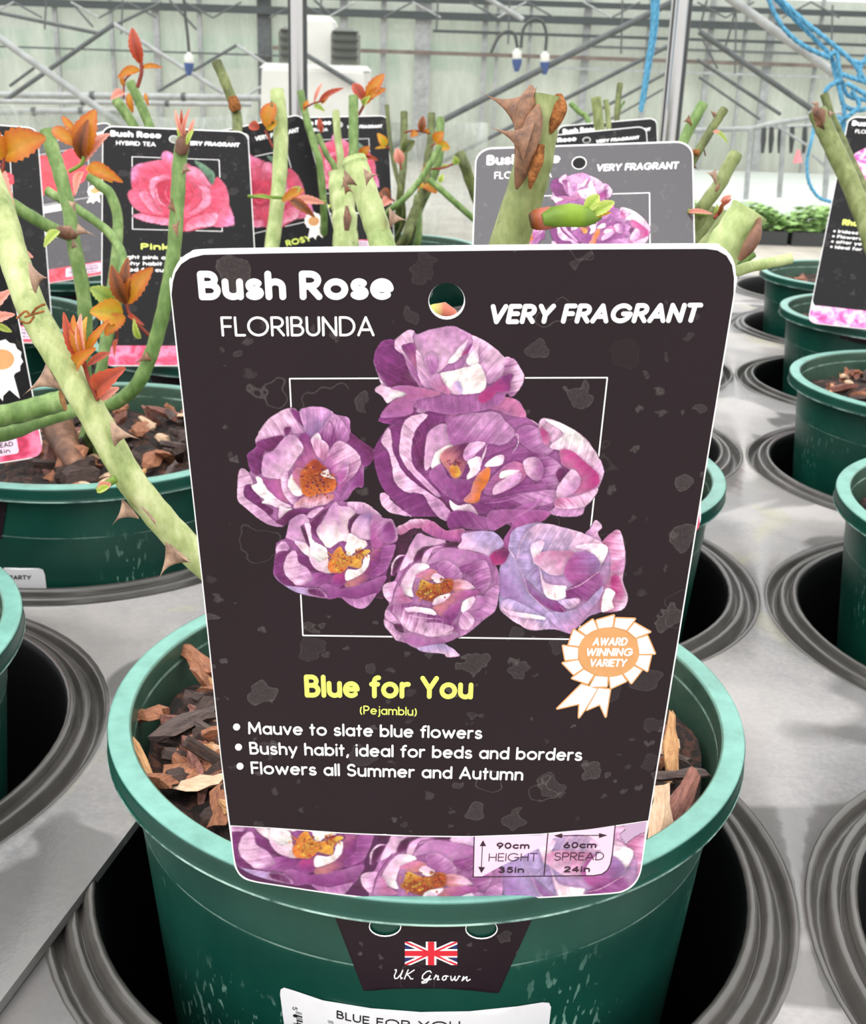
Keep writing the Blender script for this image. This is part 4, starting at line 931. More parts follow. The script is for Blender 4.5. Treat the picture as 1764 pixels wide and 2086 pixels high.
for k, (x0, x1) in enumerate(((1400, 1478), (1482, 1560), (1564, 1650), (1655, 1760), (1310, 1396))):
    a, b = sx(x0, TD), sx(x1, TD); t_ = empty('seedling_tray', hz((a+b)/2, TD+.2, FZ), 'black tray of bushy green seedlings on the floor, ' + ['beside the grey rose tag', 'second from the grey rose tag', 'under the staging frame', 'partly behind the magenta rose tag', 'hidden mostly by the steel post'][k], 'seedling tray', 'seedling trays on the floor')
    mb = MB(); box(mb, hz((a+b)/2, TD+.2, FZ+.06), b-a-.02, .5, .12, SIDE, HEAD); mb.build('tray', M['seedtray'], t_, False)
    mb = MB()
    for i in range(420):
        s_ = a+(b-a)*R.random(); d_ = TD-.05+.5*R.random(); z = FZ+.12+.17*R.random()**.8*(.8+.4*math.sin(s_*9+k)); q = .035+.03*R.random(); th = R.random()*6.28; tl = R.random()-.3
        e1 = (SIDE*math.cos(th)+HEAD*math.sin(th))*q; e2 = (Vector((0, 0, 1))*tl+SIDE*math.sin(th)-HEAD*math.cos(th)).normalized()*q*.55; c_ = hz(s_, d_, z)
        mb.add([c_-e1, c_+e2, c_+e1, c_-e2], [(0, 1, 2, 3)])
    for i in range(30):
        p0 = hz(a+(b-a)*R.random(), TD+.4*R.random(), FZ+.1); tube(mb, [p0, p0+Vector((0, 0, .16))], .004, 5)
    mb.build('seedlings', M['grass'], t_, False)['kind'] = 'stuff'
def m_film():
    m, t, b = nmat('clear_film'); v = ocoord(t, (1.5, 1.5, .8)); f = noise(t, v, 5, 5, .65, .6)
    t.links.new(ramp(t, f, [(0.3, L3(120, 132, 122)), (0.7, L3(196, 202, 194))]), b.inputs['Base Color']); b.inputs['Roughness'].default_value = .3; bump(t, b, f, 1.0, .03)
    tr = N(t, 'ShaderNodeBsdfTransparent'); mx = N(t, 'ShaderNodeMixShader'); t.links.new(ramp(t, f, [(0.3, (.40, .40, .40, 1)), (0.7, (.72, .72, .72, 1))]), mx.inputs[0])
    t.links.new(tr.outputs[0], mx.inputs[1]); t.links.new(b.outputs[0], mx.inputs[2]); t.links.new(mx.outputs[0], t.nodes['Material Output'].inputs[0]); return m
M['film'] = m_film()
V = []; F = []; na, nb = 60, 24; FD = 5.2
for i in range(na+1):
    for j in range(nb+1):
        u_, w_ = i/na, j/nb; s_ = sx(-200, FD)+(sx(1000, FD)-sx(-200, FD))*u_; z = FZ+(zy(252+6*math.sin(i*.5), FD)-FZ)*w_
        V.append(hz(s_, FD+.05*math.sin(i*.9)+.04*math.sin(i*2.3+j*.4)+.03*math.sin(j*.8+i*.2), z))
for i in range(na):
    for j in range(nb): F.append((i*(nb+1)+j, (i+1)*(nb+1)+j, (i+1)*(nb+1)+j+1, i*(nb+1)+j+1))
tag(obj('plastic_sheet', V, F, M['film']), 'crumpled clear plastic sheet standing on the floor behind the far canes', 'plastic sheet')
# steel trolley posts behind the trays
for px0, px1, py1, wpx, lab in ((604.5, 604.5, 420, 35, 'polished steel post at the left behind the pink rose tags'), (1404, 1352, 540, 37, 'polished steel post leaning beside the grey rose tag')):
    a, b = G(px0, -160, 1.85), G(px1, py1, 1.85); b = Vector((a.x, a.y, FZ)); a2 = Vector((a.x, a.y, a.z))
    t_ = empty('steel_post', b, lab, 'post', 'steel posts behind the benches'); mb = MB(); tube(mb, [b, a2], wid(wpx, 1.85)/2, 20); mb.build('tube', M['chrome'], t_)
    for s_ in (-1, 1):
        mb = MB(); tube(mb, [b+SIDE*s_*.0112-HEAD*wid(wpx, 1.85)*.28, a2+SIDE*s_*.0112-HEAD*wid(wpx, 1.85)*.28], .0022 if s_ < 0 else .0036, 8); mb.build('reflection_strip', M['hose'], t_)  # dark strips standing for post grooves and the steel's dark edge reflections
    mb = MB(); tube(mb, [b, b+Vector((0, 0, .02))], .04, 16); mb.build('foot', M['galv_dark'], t_)
# blue twine
def rope(name, paths, label, npx, D):
    mb = MB()
    for P in paths:
        Q = catmull([G(x, y, D+d) for x, y, d in P], 8); T = [0]
        for sgn in (0, 2.1, 4.2):
            W_ = []
            for i, p in enumerate(Q):
                t_ = (Q[min(i+1, len(Q)-1)]-Q[max(i-1, 0)]).normalized(); x_ = t_.orthogonal().normalized(); y_ = t_.cross(x_); a = sgn+i*.8
                W_.append(p+(x_*math.cos(a)+y_*math.sin(a))*wid(npx, D)*.24)
            tube(mb, W_, wid(npx, D)*.30, 6)
    return tag(mb.build(name, M['rope']), label, 'twine')
rope('twine', [[(1337, -30, 0), (1333, 30, 0), (1326, 90, 0), (1316, 150, 0), (1306, 228, 0)], [(1330, -30, .01), (1328, 60, .01), (1318, 130, .01), (1304, 224, .01)], [(1341, -20, .01), (1336, 60, .01), (1322, 140, .01), (1311, 210, .01)]], 'frayed blue twine hanging straight down left of the steel post', 8, 1.8)
rope('twine', [[(1560, -20, 0), (1575, 22, 0), (1600, 62, 0), (1640, 95, 0), (1690, 118, 0)], [(1568, -15, .01), (1610, 30, .01), (1650, 70, .01), (1690, 112, .01), (1700, 145, .01), (1712, 190, 0), (1720, 215, 0), (1748, 225, 0), (1790, 215, 0)], [(1575, -15, 0), (1640, 45, 0), (1690, 85, 0), (1735, 125, 0), (1765, 165, 0), (1800, 190, 0)], [(1690, 112, 0), (1704, 108, 0), (1708, 135, 0), (1712, 160, 0), (1690, 175, 0), (1680, 188, 0)],
    [(1710, 150, 0), (1740, 160, 0), (1780, 172, 0)], [(1725, 170, -.01), (1745, 182, -.01), (1775, 200, -.01)], [(1715, 165, .01), (1728, 195, .01), (1770, 205, .01)], [(1712, 190, 0), (1720, 230, 0), (1716, 270, 0), (1700, 300, 0)], [(1735, 185, -.01), (1750, 215, -.01), (1730, 235, -.01), (1712, 250, 0), (1705, 265, 0)], [(1770, 110, 0), (1752, 140, 0), (1755, 165, 0), (1790, 150, 0)], [(1735, 125, .01), (1760, 128, .01), (1790, 105, .01)]], 'knotted tangle of blue twine hanging at the top right corner', 9, 1.8)
rope('twine', [[(1712, 240, -.4), (1690, 236, -.2), (1664, 244, 0), (1652, 290, 0), (1644, 330, 0), (1648, 372, 0), (1668, 402, 0), (1696, 412, 0)]], 'thin blue twine loop hanging beside the magenta rose tag', 7, 2.2)

# ------------------------------------------------------------------ bench and the two pressed trays
BZ = -0.135
o = MB(); box(o, (-.12, .60, BZ-.016), 2.4, 1.66, .026); tag(o.build('growing_bench', M['shelf'], smooth=False), 'brown board bench under the black pot trays', 'bench')
RO, RI, DX, DY = .1234, .1102, .2501, .2486
PROF = [(.1250, .0000), (.1240, .0006), (.1226, .0009), (.1213, -.0004), (.1206, -.0034), (.1192, -.0056), (.1176, -.0042), (.1167, .0000), (.1158, .0012), (.1142, .0014), (.1132, .0008), (.1127, -.0024), (.1119, -.0028), (.1111, .0010), (.1104, .0030), (.1090, .0036), (.1076, .0026), (.1066, -.0010), (.1058, -.0080), (.1050, -.030), (.1030, -.090), (.1010, BZ+.006), (.0970, BZ+.0015), (.05, BZ+.0013), (.006, BZ+.0013)]
def tray(name, x0, y0, nc, nr, z, mx, label):
    """mx = extra margin of flat sheet (left, right)"""
    mb = MB(); n = 72
    for ic in range(nc):
        for ir in range(nr):
            cx, cy = x0+ic*DX, y0+ir*DY; V = []; F = []
            for j in range(n):
                a = 2*math.pi*(j+.5)/n; c_, s_ = math.cos(a), math.sin(a); k = min(DX/2/max(abs(c_), 1e-9), DY/2/max(abs(s_), 1e-9)); V.append((cx+c_*k, cy+s_*k, z))
            # square corners
            for (r_, zz) in PROF:
                rr_ = min(r_, .1242) if r_ > .124 else r_
                for j in range(n): a = 2*math.pi*(j+.5)/n; V.append((cx+rr_*math.cos(a), cy+rr_*math.sin(a), z+zz if zz > -.1 else zz))
            for i in range(len(PROF)):
                for j in range(n): F.append((i*n+j, i*n+(j+1) % n, (i+1)*n+(j+1) % n, (i+1)*n+j))
            for sgx in (-1, 1):
                for sgy in (-1, 1):
                    k = len(V); V.append((cx+sgx*DX/2, cy+sgy*DY/2, z))
                    base = {(1, 1): n//8-1, (-1, 1): 3*n//8-1, (-1, -1): 5*n//8-1, (1, -1): 7*n//8-1}[(sgx, sgy)]; F.append((base, base+1, k))
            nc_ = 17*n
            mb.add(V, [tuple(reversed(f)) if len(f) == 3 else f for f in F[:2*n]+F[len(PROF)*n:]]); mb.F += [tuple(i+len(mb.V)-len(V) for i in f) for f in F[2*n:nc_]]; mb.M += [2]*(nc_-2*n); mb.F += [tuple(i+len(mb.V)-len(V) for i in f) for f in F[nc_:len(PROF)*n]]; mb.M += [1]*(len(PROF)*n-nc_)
    xa, xb = x0-DX/2, x0+(nc-.5)*DX; ya, yb = y0-DY/2, y0+(nr-.5)*DY
    def strip(a, b, c, d): mb.add([(a, c, z), (b, c, z), (b, d, z), (a, d, z)], [(0, 1, 2, 3)])
    if mx[0]: strip(xa-mx[0], xa, ya, yb)
    if mx[1]: strip(xb, xb+mx[1], ya, yb)
    xa -= mx[0]; xb += mx[1]; sk = mx[2]
    for (p, q) in (((xa, ya), (xb, ya)), ((xb, ya), (xb, yb)), ((xb, yb), (xa, yb)), ((xa, yb), (xa, ya))):
        mb.add([(p[0], p[1], z), (q[0], q[1], z), (q[0], q[1], z-sk), (p[0], p[1], z-sk)], [(3, 2, 1, 0)])
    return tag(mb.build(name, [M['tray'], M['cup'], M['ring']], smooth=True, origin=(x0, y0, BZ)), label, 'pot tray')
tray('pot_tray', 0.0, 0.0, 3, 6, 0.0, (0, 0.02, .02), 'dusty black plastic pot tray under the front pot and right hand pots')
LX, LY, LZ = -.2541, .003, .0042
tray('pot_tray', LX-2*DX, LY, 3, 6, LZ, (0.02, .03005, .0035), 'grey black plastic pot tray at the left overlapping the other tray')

# ------------------------------------------------------------------ pots
def pot_profile():
    H = HR-BZ-.0015
    t = H-.0072
    return H, [(.004, .0002), (.070, 0), (.0745, .002), (.0760, .006), (.0935-.085*(t-.0355), .0355), (.0935-.085*(t-.100), .100), (.0936-.085*(t-.1645), .1645), (.0936-.085*(t-.1665)+.0003, .1665), (.0936-.085*(t-.1680), .1680), (.0933, t-.0008)], \
        [(.0933, t-.0008), (.0938, t), (.0944, t), (.0990, t-.0001), (.0996, t-.0003), (.1004, t+.0001), (.1002, t+.0009), (.1, t+.0014), (.1, t+.0020), (.1, H-.0020), (.1, H-.0012), (.0997, H-.0003), (.0989, H), (.0984, H), (.0940, H), (.0935, H)], \
        [(.0935, H), (.0929, H-.0004), (.0927, H-.0014), (.0926, H-.003), (.0910, H-.028), (.0905, H-.030), (.086, H-.055), (.004, H-.056)]
PH, PA, PB_, PC_ = pot_profile()
BASEZ = BZ+.0015
pots = {}
def pot(key, x, y, label, n=96):
    t_ = empty('plant_pot', (x, y, BASEZ), label, 'plant pot', 'green pots on the trays')
    mb = MB(); lathe(mb, PA, (x, y, BASEZ), n); lathe(mb, PC_, (x, y, BASEZ), n); mb.build('body', M['pot'], t_)
    mb = MB(); lathe(mb, PB_, (x, y, BASEZ), n); mb.build('rim', M['pot'], t_)
    pots[key] = (Vector((x, y, 0)), t_); return t_
pot('M0', 0, 0, 'large dark green pot in front holding the mauve rose tag', 160)
pot('M1', 0, DY, 'dark green pot mostly hidden behind the front mauve rose tag')
pot('M3', 0, 3*DY, 'dark green pot third behind the front pot, hidden by tags')
pot('M4', 0, 4*DY, 'dark green pot fourth behind the front pot, hidden by tags')
pot('R1', .2535, DY+.004, 'nearest dark green pot on the right edge with no tag')
pot('R2', .2490, 2*DY+.012, 'dark green pot of bark chips in front of the magenta rose pot')
pot('R3', .2590, 3*DY+.025, 'dark green pot holding the magenta rose tag at right')
pot('R4', .2520, 4*DY-.006, 'farthest dark green pot on the right behind the cut cane')
pot('L0', LX+.009, LY-.0255, 'dark green pot cut off by the left frame edge')
pot('L1', -.2400, .2400, 'dark green pot with white barcode label behind the thorny cane')
pot('L2', LX, LY+2*DY-.018, 'dark green pot holding the bright pink rose tag')
pot('L3', LX, LY+3*DY-.02, 'dark green pot holding the tilted pink rose tag')
pot('L4', LX, LY+4*DY, 'dark green pot holding the far pink rose tag behind green canes')
pot('K2', LX-DX+.035, LY+2*DY-.02, 'dark green pot with red rose tag at the far left edge')
pot('K3', LX-DX+.0, LY+3*DY-.02, 'dark green pot holding the grey red rose tag at left')

# mulch in every pot that shows any, single chips on top
SOIL = HR-.0155
def mz(x, y): return .0028*math.sin(x*90+1)*math.sin(y*80)+.0022*math.sin(x*210+y*150)
def mulch(key, label, lvl=0.0):
    c_, t_ = pots[key]; V = []; F = []; nr, na = 14, 64
    for i in range(nr+1):
        for j in range(na):
            r_ = .0885*i/nr; a = 2*math.pi*j/na; x, y = r_*math.cos(a), r_*math.sin(a); V.append((c_.x+x, c_.y+y, SOIL+lvl+mz(x, y)+R.uniform(-.0012, .0012)+(.004*(1-(i/nr)))))
    for i in range(nr):
        for j in range(na): F.append((i*na+j, i*na+(j+1) % na, (i+1)*na+(j+1) % na, (i+1)*na+j))
    return tag(obj('bark_mulch', V, [tuple(reversed(f)) for f in F], M['mulch'], origin=(c_.x, c_.y, SOIL+lvl-.004)), label, 'mulch', kind='stuff')
mulch('M0', 'dark damp bark mulch filling the large front pot'); mulch('L1', 'bark mulch in the left pot behind the thorny cane'); mulch('R1', 'bark mulch in the nearest pot at the right edge'); mulch('R2', 'bark mulch in the pot before the magenta tag')
mulch('R4', 'bark mulch in the farthest pot at right'); mulch('R3', 'bark mulch under the magenta rose tag'); mulch('M1', 'bark mulch in the pot hidden behind the front tag'); mulch('L2', 'bark mulch in the bright pink rose pot'); mulch('L0', 'bark mulch in the pot cut off at left')
def chip_mesh(k, lx, wy, tz):
    V = []; F = []; n, m = 4, 5; rg = random.Random(k)
    pw = [1+rg.uniform(-.45, .3) for _ in range(n+1)]; jag = [rg.uniform(-.22, .22) for _ in range(m)]
    for i in range(n+1):
        t = i/n*2-1; e = 1.0 if 0 < i < n else .86
        for j in range(m):
            a = 2*math.pi*(j+.5)/m; V.append((lx/2*(t+(jag[j] if i in (0, n) else 0)), wy/2*pw[i]*e*math.cos(a)*1.1+wy*.12*math.sin(t*2+k), tz/2*e*math.sin(a)*(1+rg.uniform(-.2, .2))+tz*.35*math.cos(t*1.6+k)))
    for i in range(n):
        for j in range(m): F.append((i*m+j, i*m+(j+1) % m, (i+1)*m+(j+1) % m, (i+1)*m+j))
    F += [tuple(range(m-1, -1, -1)), tuple(n*m+j for j in range(m))]
    me = bpy.data.meshes.new('wood_chip'); me.from_pydata(V, [], F); return me
CH = [(chip_mesh(1, .020, .011, .004), 0), (chip_mesh(2, .026, .007, .005), 1), (chip_mesh(3, .015, .0085, .004), 2), (chip_mesh(4, .022, .009, .0045), 3), (chip_mesh(5, .018, .010, .006), 1), (chip_mesh(6, .012, .006, .003), 5), (chip_mesh(7, .028, .005, .004), 4), (chip_mesh(8, .012, .008, .004), 0), (chip_mesh(9, .009, .005, .003), 2), (chip_mesh(10, .017, .006, .004), 4)]
for me, mi in CH: me.materials.append(CHIPM[mi])
def chip(v, rz, tilt, roll, me, label, group, sc=1.0):
    o = bpy.data.objects.new('wood_chip', me); C.objects.link(o); o.location = v; o.rotation_euler = (roll, tilt, rz); o.scale = (sc, sc, sc); ORG[o] = Vector(v)
    return tag(o, label, 'wood chip', group)
def scatter(key, n, label, group, keep, smin=.4, smax=.95):
    c_, _ = pots[key]; k = 0; tries = 0
    while k < n and tries < 8000:
        tries += 1; a = R.random()*6.283; r_ = .077*math.sqrt(R.random()); x, y = r_*math.cos(a), r_*math.sin(a)
        px, py = px_of(Vector((c_.x+x, c_.y+y, SOIL)))
        if not keep(px, py): continue
        me, mi = CH[R.choice([0, 0, 1, 1, 1, 2, 3, 3, 3, 3, 3, 4, 4, 5, 5, 6, 7, 7, 8, 8, 9])]
        chip((c_.x+x, c_.y+y, SOIL+.0042+mz(x, y)+R.uniform(0, .003)), R.random()*6.283, R.gauss(0, .38), R.gauss(0, .6), me, label, group, R.uniform(smin, smax)); k += 1
scatter('M0', 112, 'small bark chip lying in the front pot left of the tag', 'bark chips left of the front tag', lambda x, y: x < 476, .42, .9)
scatter('M0', 36, 'small bark chip lying in the front pot right of the tag', 'bark chips right of the front tag', lambda x, y: x > 1308, .42, .85)
scatter('L1', 66, 'bark chip lying in the left pot behind the thorny cane', 'bark chips in the left pot', lambda x, y: 60 < x < 420 and y > 830, .6, 1.2)
scatter('R1', 12, 'bark chip lying in the nearest pot at the right edge', 'bark chips in the right edge pot', lambda x, y: x < 1850, .6, 1.2)
scatter('R2', 34, 'bark chip lying in the pot before the magenta tag', 'bark chips before the magenta tag', lambda x, y: x < 1810, .6, 1.2)
scatter('R4', 5, 'bark chip lying in the farthest pot at right', 'bark chips in the farthest right pot', lambda x, y: x < 1720)
def chip_px(px, py, lift, ang, dims, mi, label, tilt=0.0, k=20):
    v = onz(px, py, SOIL+lift); me = chip_mesh(k, *dims); me.materials.append(CHIPM[mi]); return chip(v, math.radians(ang), tilt, 0, me, label, None)
chip_px(287, 1552, .009, -47, (.030, .0036, .003), 2, 'long thin orange splinter of wood lying left in the front pot', .10, 21)
chip_px(350, 1578, .009, 78, (.017, .0125, .004), 0, 'square rusty bark chunk at the tip of the orange splinter', .25, 22)
chip_px(408, 1590, .008, 12, (.014, .006, .003), 5, 'pale jagged wood chip right of the square rusty chunk', .0, 23)
chip_px(294, 1458, .008, 4, (.014, .007, .004), 0, 'orange brick shaped bark chip against the left pot wall', .0, 24)
chip_px(382, 1476, .009, 42, (.022, .0065, .004), 4, 'dark grey bent bark strip beside the front tag edge', -.1, 25)
chip_px(392, 1345, .009, -40, (.020, .0075, .005), 0, 'big reddish bark chunk at the back left of the front pot', .0, 26)
chip_px(1368, 1515, .016, 100, (.018, .004, .003), 2, 'upright tan splinter standing right of the front tag', -1.0, 27)
chip_px(1382, 1635, .010, 72, (.024, .007, .004), 3, 'long reddish wood chip standing along the right wall', -.45, 28)
chip_px(1340, 1665, .010, 92, (.019, .006, .004), 5, 'pale brown splinter touching the right edge of front tag', -.4, 29)
chip_px(1376, 1578, .011, 10, (.018, .004, .003), 4, 'grey curled bark strip across the right side chips', .0, 30)

# ------------------------------------------------------------------ the front tag
WH_ = M['white_ink']; LEAN = (801, 4896)
ft = empty('rose_tag', onz(890, 1836, HR), 'big dark plum rose tag with mauve flowers facing us in the front pot', 'plant tag')
FC = Card(at(347, 505, .21285), at(1500, 498, .21715), at(477, 1800, .2870), at(1301, 1820, .2938), bulge=.0022)
out_px = [(347, 600), (349, 572), (354, 551), (366, 531), (385, 517), (412, 510), (560, 507), (700, 505), (960, 502), (1200, 499.5), (1440, 498.5), (1465, 502), (1484, 514), (1496, 536), (1499, 565), (1497, 600), (1443, 930), (1381, 1315), (1341, 1560), (1312, 1735), (1306, 1775), (1294, 1800), (1274, 1815), (1246, 1821), (1150, 1827), (1040, 1832), (900, 1836), (780, 1832), (680, 1822), (560, 1804), (518, 1797), (495, 1789), (481, 1772), (474, 1740), (450, 1550), (417, 1240), (382, 920)]
hole_px = [(910+36*math.cos(a), 612+36*math.sin(a)) for a in [2*math.pi*i/28 for i in range(28)]]
out_px = [(p.x, p.y) for p in catmull([Vector((x, y, 0)) for x, y in out_px], 4, True)]
o_xy = FC.inv(out_px); h_xy = FC.inv(hole_px)
card_body(FC, [tuple(p) for p in o_xy], [[tuple(p) for p in h_xy]], ft)
blk = [(349.5, 600), (352, 575), (357, 556), (369, 538), (387, 526), (414, 519), (560, 516), (700, 514), (960, 511), (1200, 508), (1438, 507), (1461, 510), (1480, 521), (1491, 540), (1495, 566), (1494, 600), (1440, 930), (1378, 1315), (1338, 1560), (1320, 1671), (1200, 1689), (1100, 1698), (960, 1703), (850, 1702), (700, 1696), (560, 1686), (469, 1681), (452, 1550), (419.5, 1240), (384.5, 920)]
hole2 = [(910+37.5*math.cos(a), 613.5+37.5*math.sin(a)) for a in [2*math.pi*i/28 for i in range(28)]]
v, f = fill([tuple(p) for p in FC.inv(blk)], 6.0, [[tuple(p) for p in FC.inv(hole2)]]); flat('black_print', FC, v, f, M['black'], ft, 1)
# picture strip along the bottom: the same roses enlarged
A_ = np.array([[594.4, 1120.7], [750.9, 1131.0], [710.0, 1182.8]]); B_ = np.array([[504.2, 1693.6], [695.8, 1715.7], [648.7, 1767.3]])
Mx = np.linalg.solve(np.stack([B_[1]-B_[0], B_[2]-B_[0]]), np.stack([A_[1]-A_[0], A_[2]-A_[0]]))
strip_px = [(471, 1683), (560, 1688), (700, 1698), (850, 1704), (960, 1705), (1100, 1700), (1200, 1691), (1317, 1673), (1309, 1735), (1303, 1775), (1291, 1798), (1272, 1812), (1245, 1818), (1150, 1824), (1040, 1829), (900, 1833), (780, 1829), (680, 1819), (560, 1801), (519, 1794), (498, 1786), (484, 1771), (476.5, 1738)]
cm_ = lambda L_: [(p.x, p.y) for p in catmull([Vector((x, y, 0)) for x, y in L_], 4)]
strip_px = cm_(strip_px[:8])[:-1]+cm_(strip_px[7:]+strip_px[:1])[:-1]
v, f = fill([tuple(p) for p in FC.inv(strip_px)], .26)
pv = nproj(FC.S(v)); q = (pv-B_[0])@Mx+A_[0]; cc = ROSES.sample(q[:, 0], q[:, 1]); dk = cc.sum(1) < 190; cc[dk] = np.where(pv[dk][:, 0:1] > 1030, (214, 182, 214), (98, 48, 92))
obj('picture_strip', FC.S(v, LAY*1), f, M['pic'], ft, smooth=False, col=lin_np(cc)*(.64+.28*np.clip(cc.mean(1)/255-.70, 0, 1)/.3)[:, None])
# thin frame, then the roses over it
fr = [(590, 771), (1237, 769), (1178, 1302), (617, 1294), (590, 771)]
def sub(a, b, n=26): return [(a[0]+(b[0]-a[0])*i/n, a[1]+(b[1]-a[1])*i/n) for i in range(n+1)]
v, f = join([thick_line(sub(fr[i], fr[i+1]), 3.0) for i in range(4)]); flat('frame_line', FC, v, f, WH_, ft, 2, True)
print_mesh('rose_picture', ROSES, FC, ft, 3, lambda P: FC.inv(P))
def T_(name, txt, base, cap, wt, ink, shear=0.0, layer=4, cdv=None, par=None, font=GL, res=8):
    v, f = text_px(txt, base, cap, wt, shear, font, LEAN, res); return flat(name, cdv or FC, v, f, M[ink], par or ft, layer, True)
T_('heading', 'Bush Rose', [(406, 611), (802, 610.5)], 60, .235, 'white_ink')
T_('class_name', 'FLORIBUNDA', [(452, 685), (763, 684.5)], 41, .125, 'white_ink')
T_('scent_note', 'VERY FRAGRANT', [(992, 660), (1421, 657)], 41, .24, 'white_ink', .16)
T_('variety_name', 'Blue for You', [(621, 1420), (963, 1424)], 47, .21, 'lime_ink')
T_('breeder_name', '(Pejamblu)', [(733, 1454), (849, 1457.5)], 18, .15, 'lime_ink')
T_('bullet_text', 'Mauve to slate blue flowers', [(506, 1495), (982, 1505)], 26, .17, 'white_ink')
T_('bullet_text', 'Bushy habit, ideal for beds and borders', [(509, 1536), (1185, 1549.5)], 26, .17, 'white_ink')
T_('bullet_text', 'Flowers all Summer and Autumn', [(512, 1576), (1065, 1589.5)], 26, .17, 'white_ink')
for p in ((482, 1480), (486, 1521), (489, 1560)):
    v, f = thick_line([p, (p[0]+.1, p[1])], 14.5); v, f = ribbon([p], 14.5, 9); flat('bullet', FC, v, f, WH_, ft, 4, True)
# award rosette
RX = lambda s: [(1120+float(p.split(',')[0])/7.67, 1230+float(p.split(',')[1])/7.67) for p in s.split()]
PLE = ["725,250 1000,170 975,350 760,380", "1030,215 1330,225 1195,400 1005,355", "1320,290 1570,430 1340,520 1215,415", "1520,490 1640,770 1395,775 1360,540", "1580,795 1520,1045 1320,930 1390,795", "1430,1030 1270,1235 1150,1080 1300,960", "1190,1200 950,1310 930,1130 1120,1090", "890,1280 620,1290 710,1120 900,1130", "590,1240 340,1155 530,1020 680,1100", "370,1095 195,915 440,870 510,1000", "240,870 200,645 440,680 435,850", "290,630 370,395 545,500 450,650", "450,390 670,235 740,385 570,480"]
RIB = ["490,1250 740,1320 560,1620 450,1770 460,1550 110,1630", "760,1310 940,1330 870,1760 780,1560 570,1650"]
ro = flat('rosette', FC, *join([fill([(915/7.67+1120+math.cos(2*math.pi*k/40)*500/7.67, 1230+745/7.67+math.sin(2*math.pi*k/40)*410/7.67) for k in range(40)], 1e9)]+[q_ for s_ in PLE+RIB for q_ in (thick_line(RX(s_)+RX(s_)[:1], 5.2), fill(RX(s_), 1e9))]), M['tan_ink'], ft, 5, True)
v, f = join([fill(RX(s), 1e9) for s in PLE+RIB]); flat('pleats', FC, v, f, M['cream_ink'], ro, 6, True)
v, f = fill([(1120+915/7.67+math.cos(2*math.pi*i/48)*478/7.67, 1230+745/7.67+math.sin(2*math.pi*i/48)*388/7.67) for i in range(48)], 1e9); flat('disc', FC, v, f, M['tan_ink'], ro, 7, True)
for txt, b_, cp in (('AWARD', [(1205.5, 1313.8), (1276, 1313.8)], 17), ('WINNING', [(1191.5, 1335.2), (1287, 1335.2)], 17), ('VARIETY', [(1199, 1356.8), (1274, 1356.8)], 16.5)): T_('rosette_text', txt, b_, cp, .22, 'cream_ink', .12, 8, par=ro)
# size table
box_px = [(966, 1705), (1100, 1701), (1253, 1682), (1247, 1740), (1243, 1760), (1237, 1772), (1226, 1780), (1210, 1783), (964, 1786)]
M['pale_ink'] = plain('pale_pink_ink', L3(240, 208, 228, .88), .4, .35, var=.05, vscale=160)
v, f = fill(box_px, 1e9); tb = flat('size_table', FC, v, f, M['pale_ink'], ft, 2, True)
v, f = join([thick_line([(966, 1704), (964, 1786)], 2), thick_line([(964, 1786), (1210, 1783), (1226, 1780), (1237, 1772), (1243, 1760), (1247, 1740), (1253, 1681)], 2), thick_line([(1116, 1697), (1108, 1784)], 2), thick_line([(983, 1714), (980, 1776)], 1.6), thick_line([(1131, 1702), (1235, 1701)], 1.6),
    fill([(984, 1711), (990, 1723), (977, 1723)], 1e9), fill([(974, 1765), (988, 1766), (980.5, 1778)], 1e9), fill([(1128, 1702), (1145, 1697), (1145, 1707)], 1e9), fill([(1237, 1701), (1220, 1696.5), (1220, 1706.5)], 1e9)]); flat('table_lines', FC, v, f, M['plum_ink'], tb, 3, True)
for txt, b_, cp, wt in (('90cm', [(1011, 1728.5), (1078, 1728.5)], 13, .23), ('HEIGHT', [(995, 1754), (1094, 1753.5)], 16.5, .10), ('35in', [(1015, 1777.5), (1067, 1777.5)], 12.5, .23), ('60cm', [(1147, 1727.5), (1214, 1727)], 13, .23), ('SPREAD', [(1128, 1752.5), (1229, 1751.5)], 16.5, .10), ('24in', [(1148, 1776.5), (1201, 1776)], 12.5, .23)):
    T_('table_text', txt, b_, cp, wt, 'plum_ink', 0, 4, par=tb)

# what is stuck on the wall of the front pot: positions on the pot's own cone
def wall_map(px, off, k=.085, r0_=.0936, z0=HR-.0072, c=(0, 0), t0=.29):
    px = np.asarray(px, float); d = _f+np.outer((px[:, 0]-IW/2)/FPX, _r)-np.outer((px[:, 1]-IH/2)/FPX, _u)
    t = np.full(len(px), t0); c3 = np.array([c[0], c[1], 0])
    for _ in range(40):
        X = _c-c3+d*t[:, None]; g = np.hypot(X[:, 0], X[:, 1])-(r0_-k*(z0-X[:, 2])); X2 = X+d*1e-4; g2 = np.hypot(X2[:, 0], X2[:, 1])-(r0_-k*(z0-X2[:, 2])); t = t-np.clip(g/((g2-g)/1e-4), -.02, .02)
    X = _c-c3+d*t[:, None]; rad = np.hypot(X[:, 0], X[:, 1])[:, None]; nrm = np.concatenate([X[:, :2]/rad, np.full((len(X), 1), .085)], 1); return X+nrm*off+c3
def on_wall(name, V, F, mat, parent, layer, base=.0004): return obj(name, wall_map(V, base+LAY*layer), F, mat, parent, smooth=False)
tab_px = [(683, 1866), (1082, 1872), (1015, 2021), (741, 2016)]
holes = [[(785+31*math.cos(a), 1884+19*math.sin(a)) for a in [2*math.pi*i/20 for i in range(20)]], [(980+31*math.cos(a), 1889+19*math.sin(a)) for a in [2*math.pi*i/20 for i in range(20)]]]
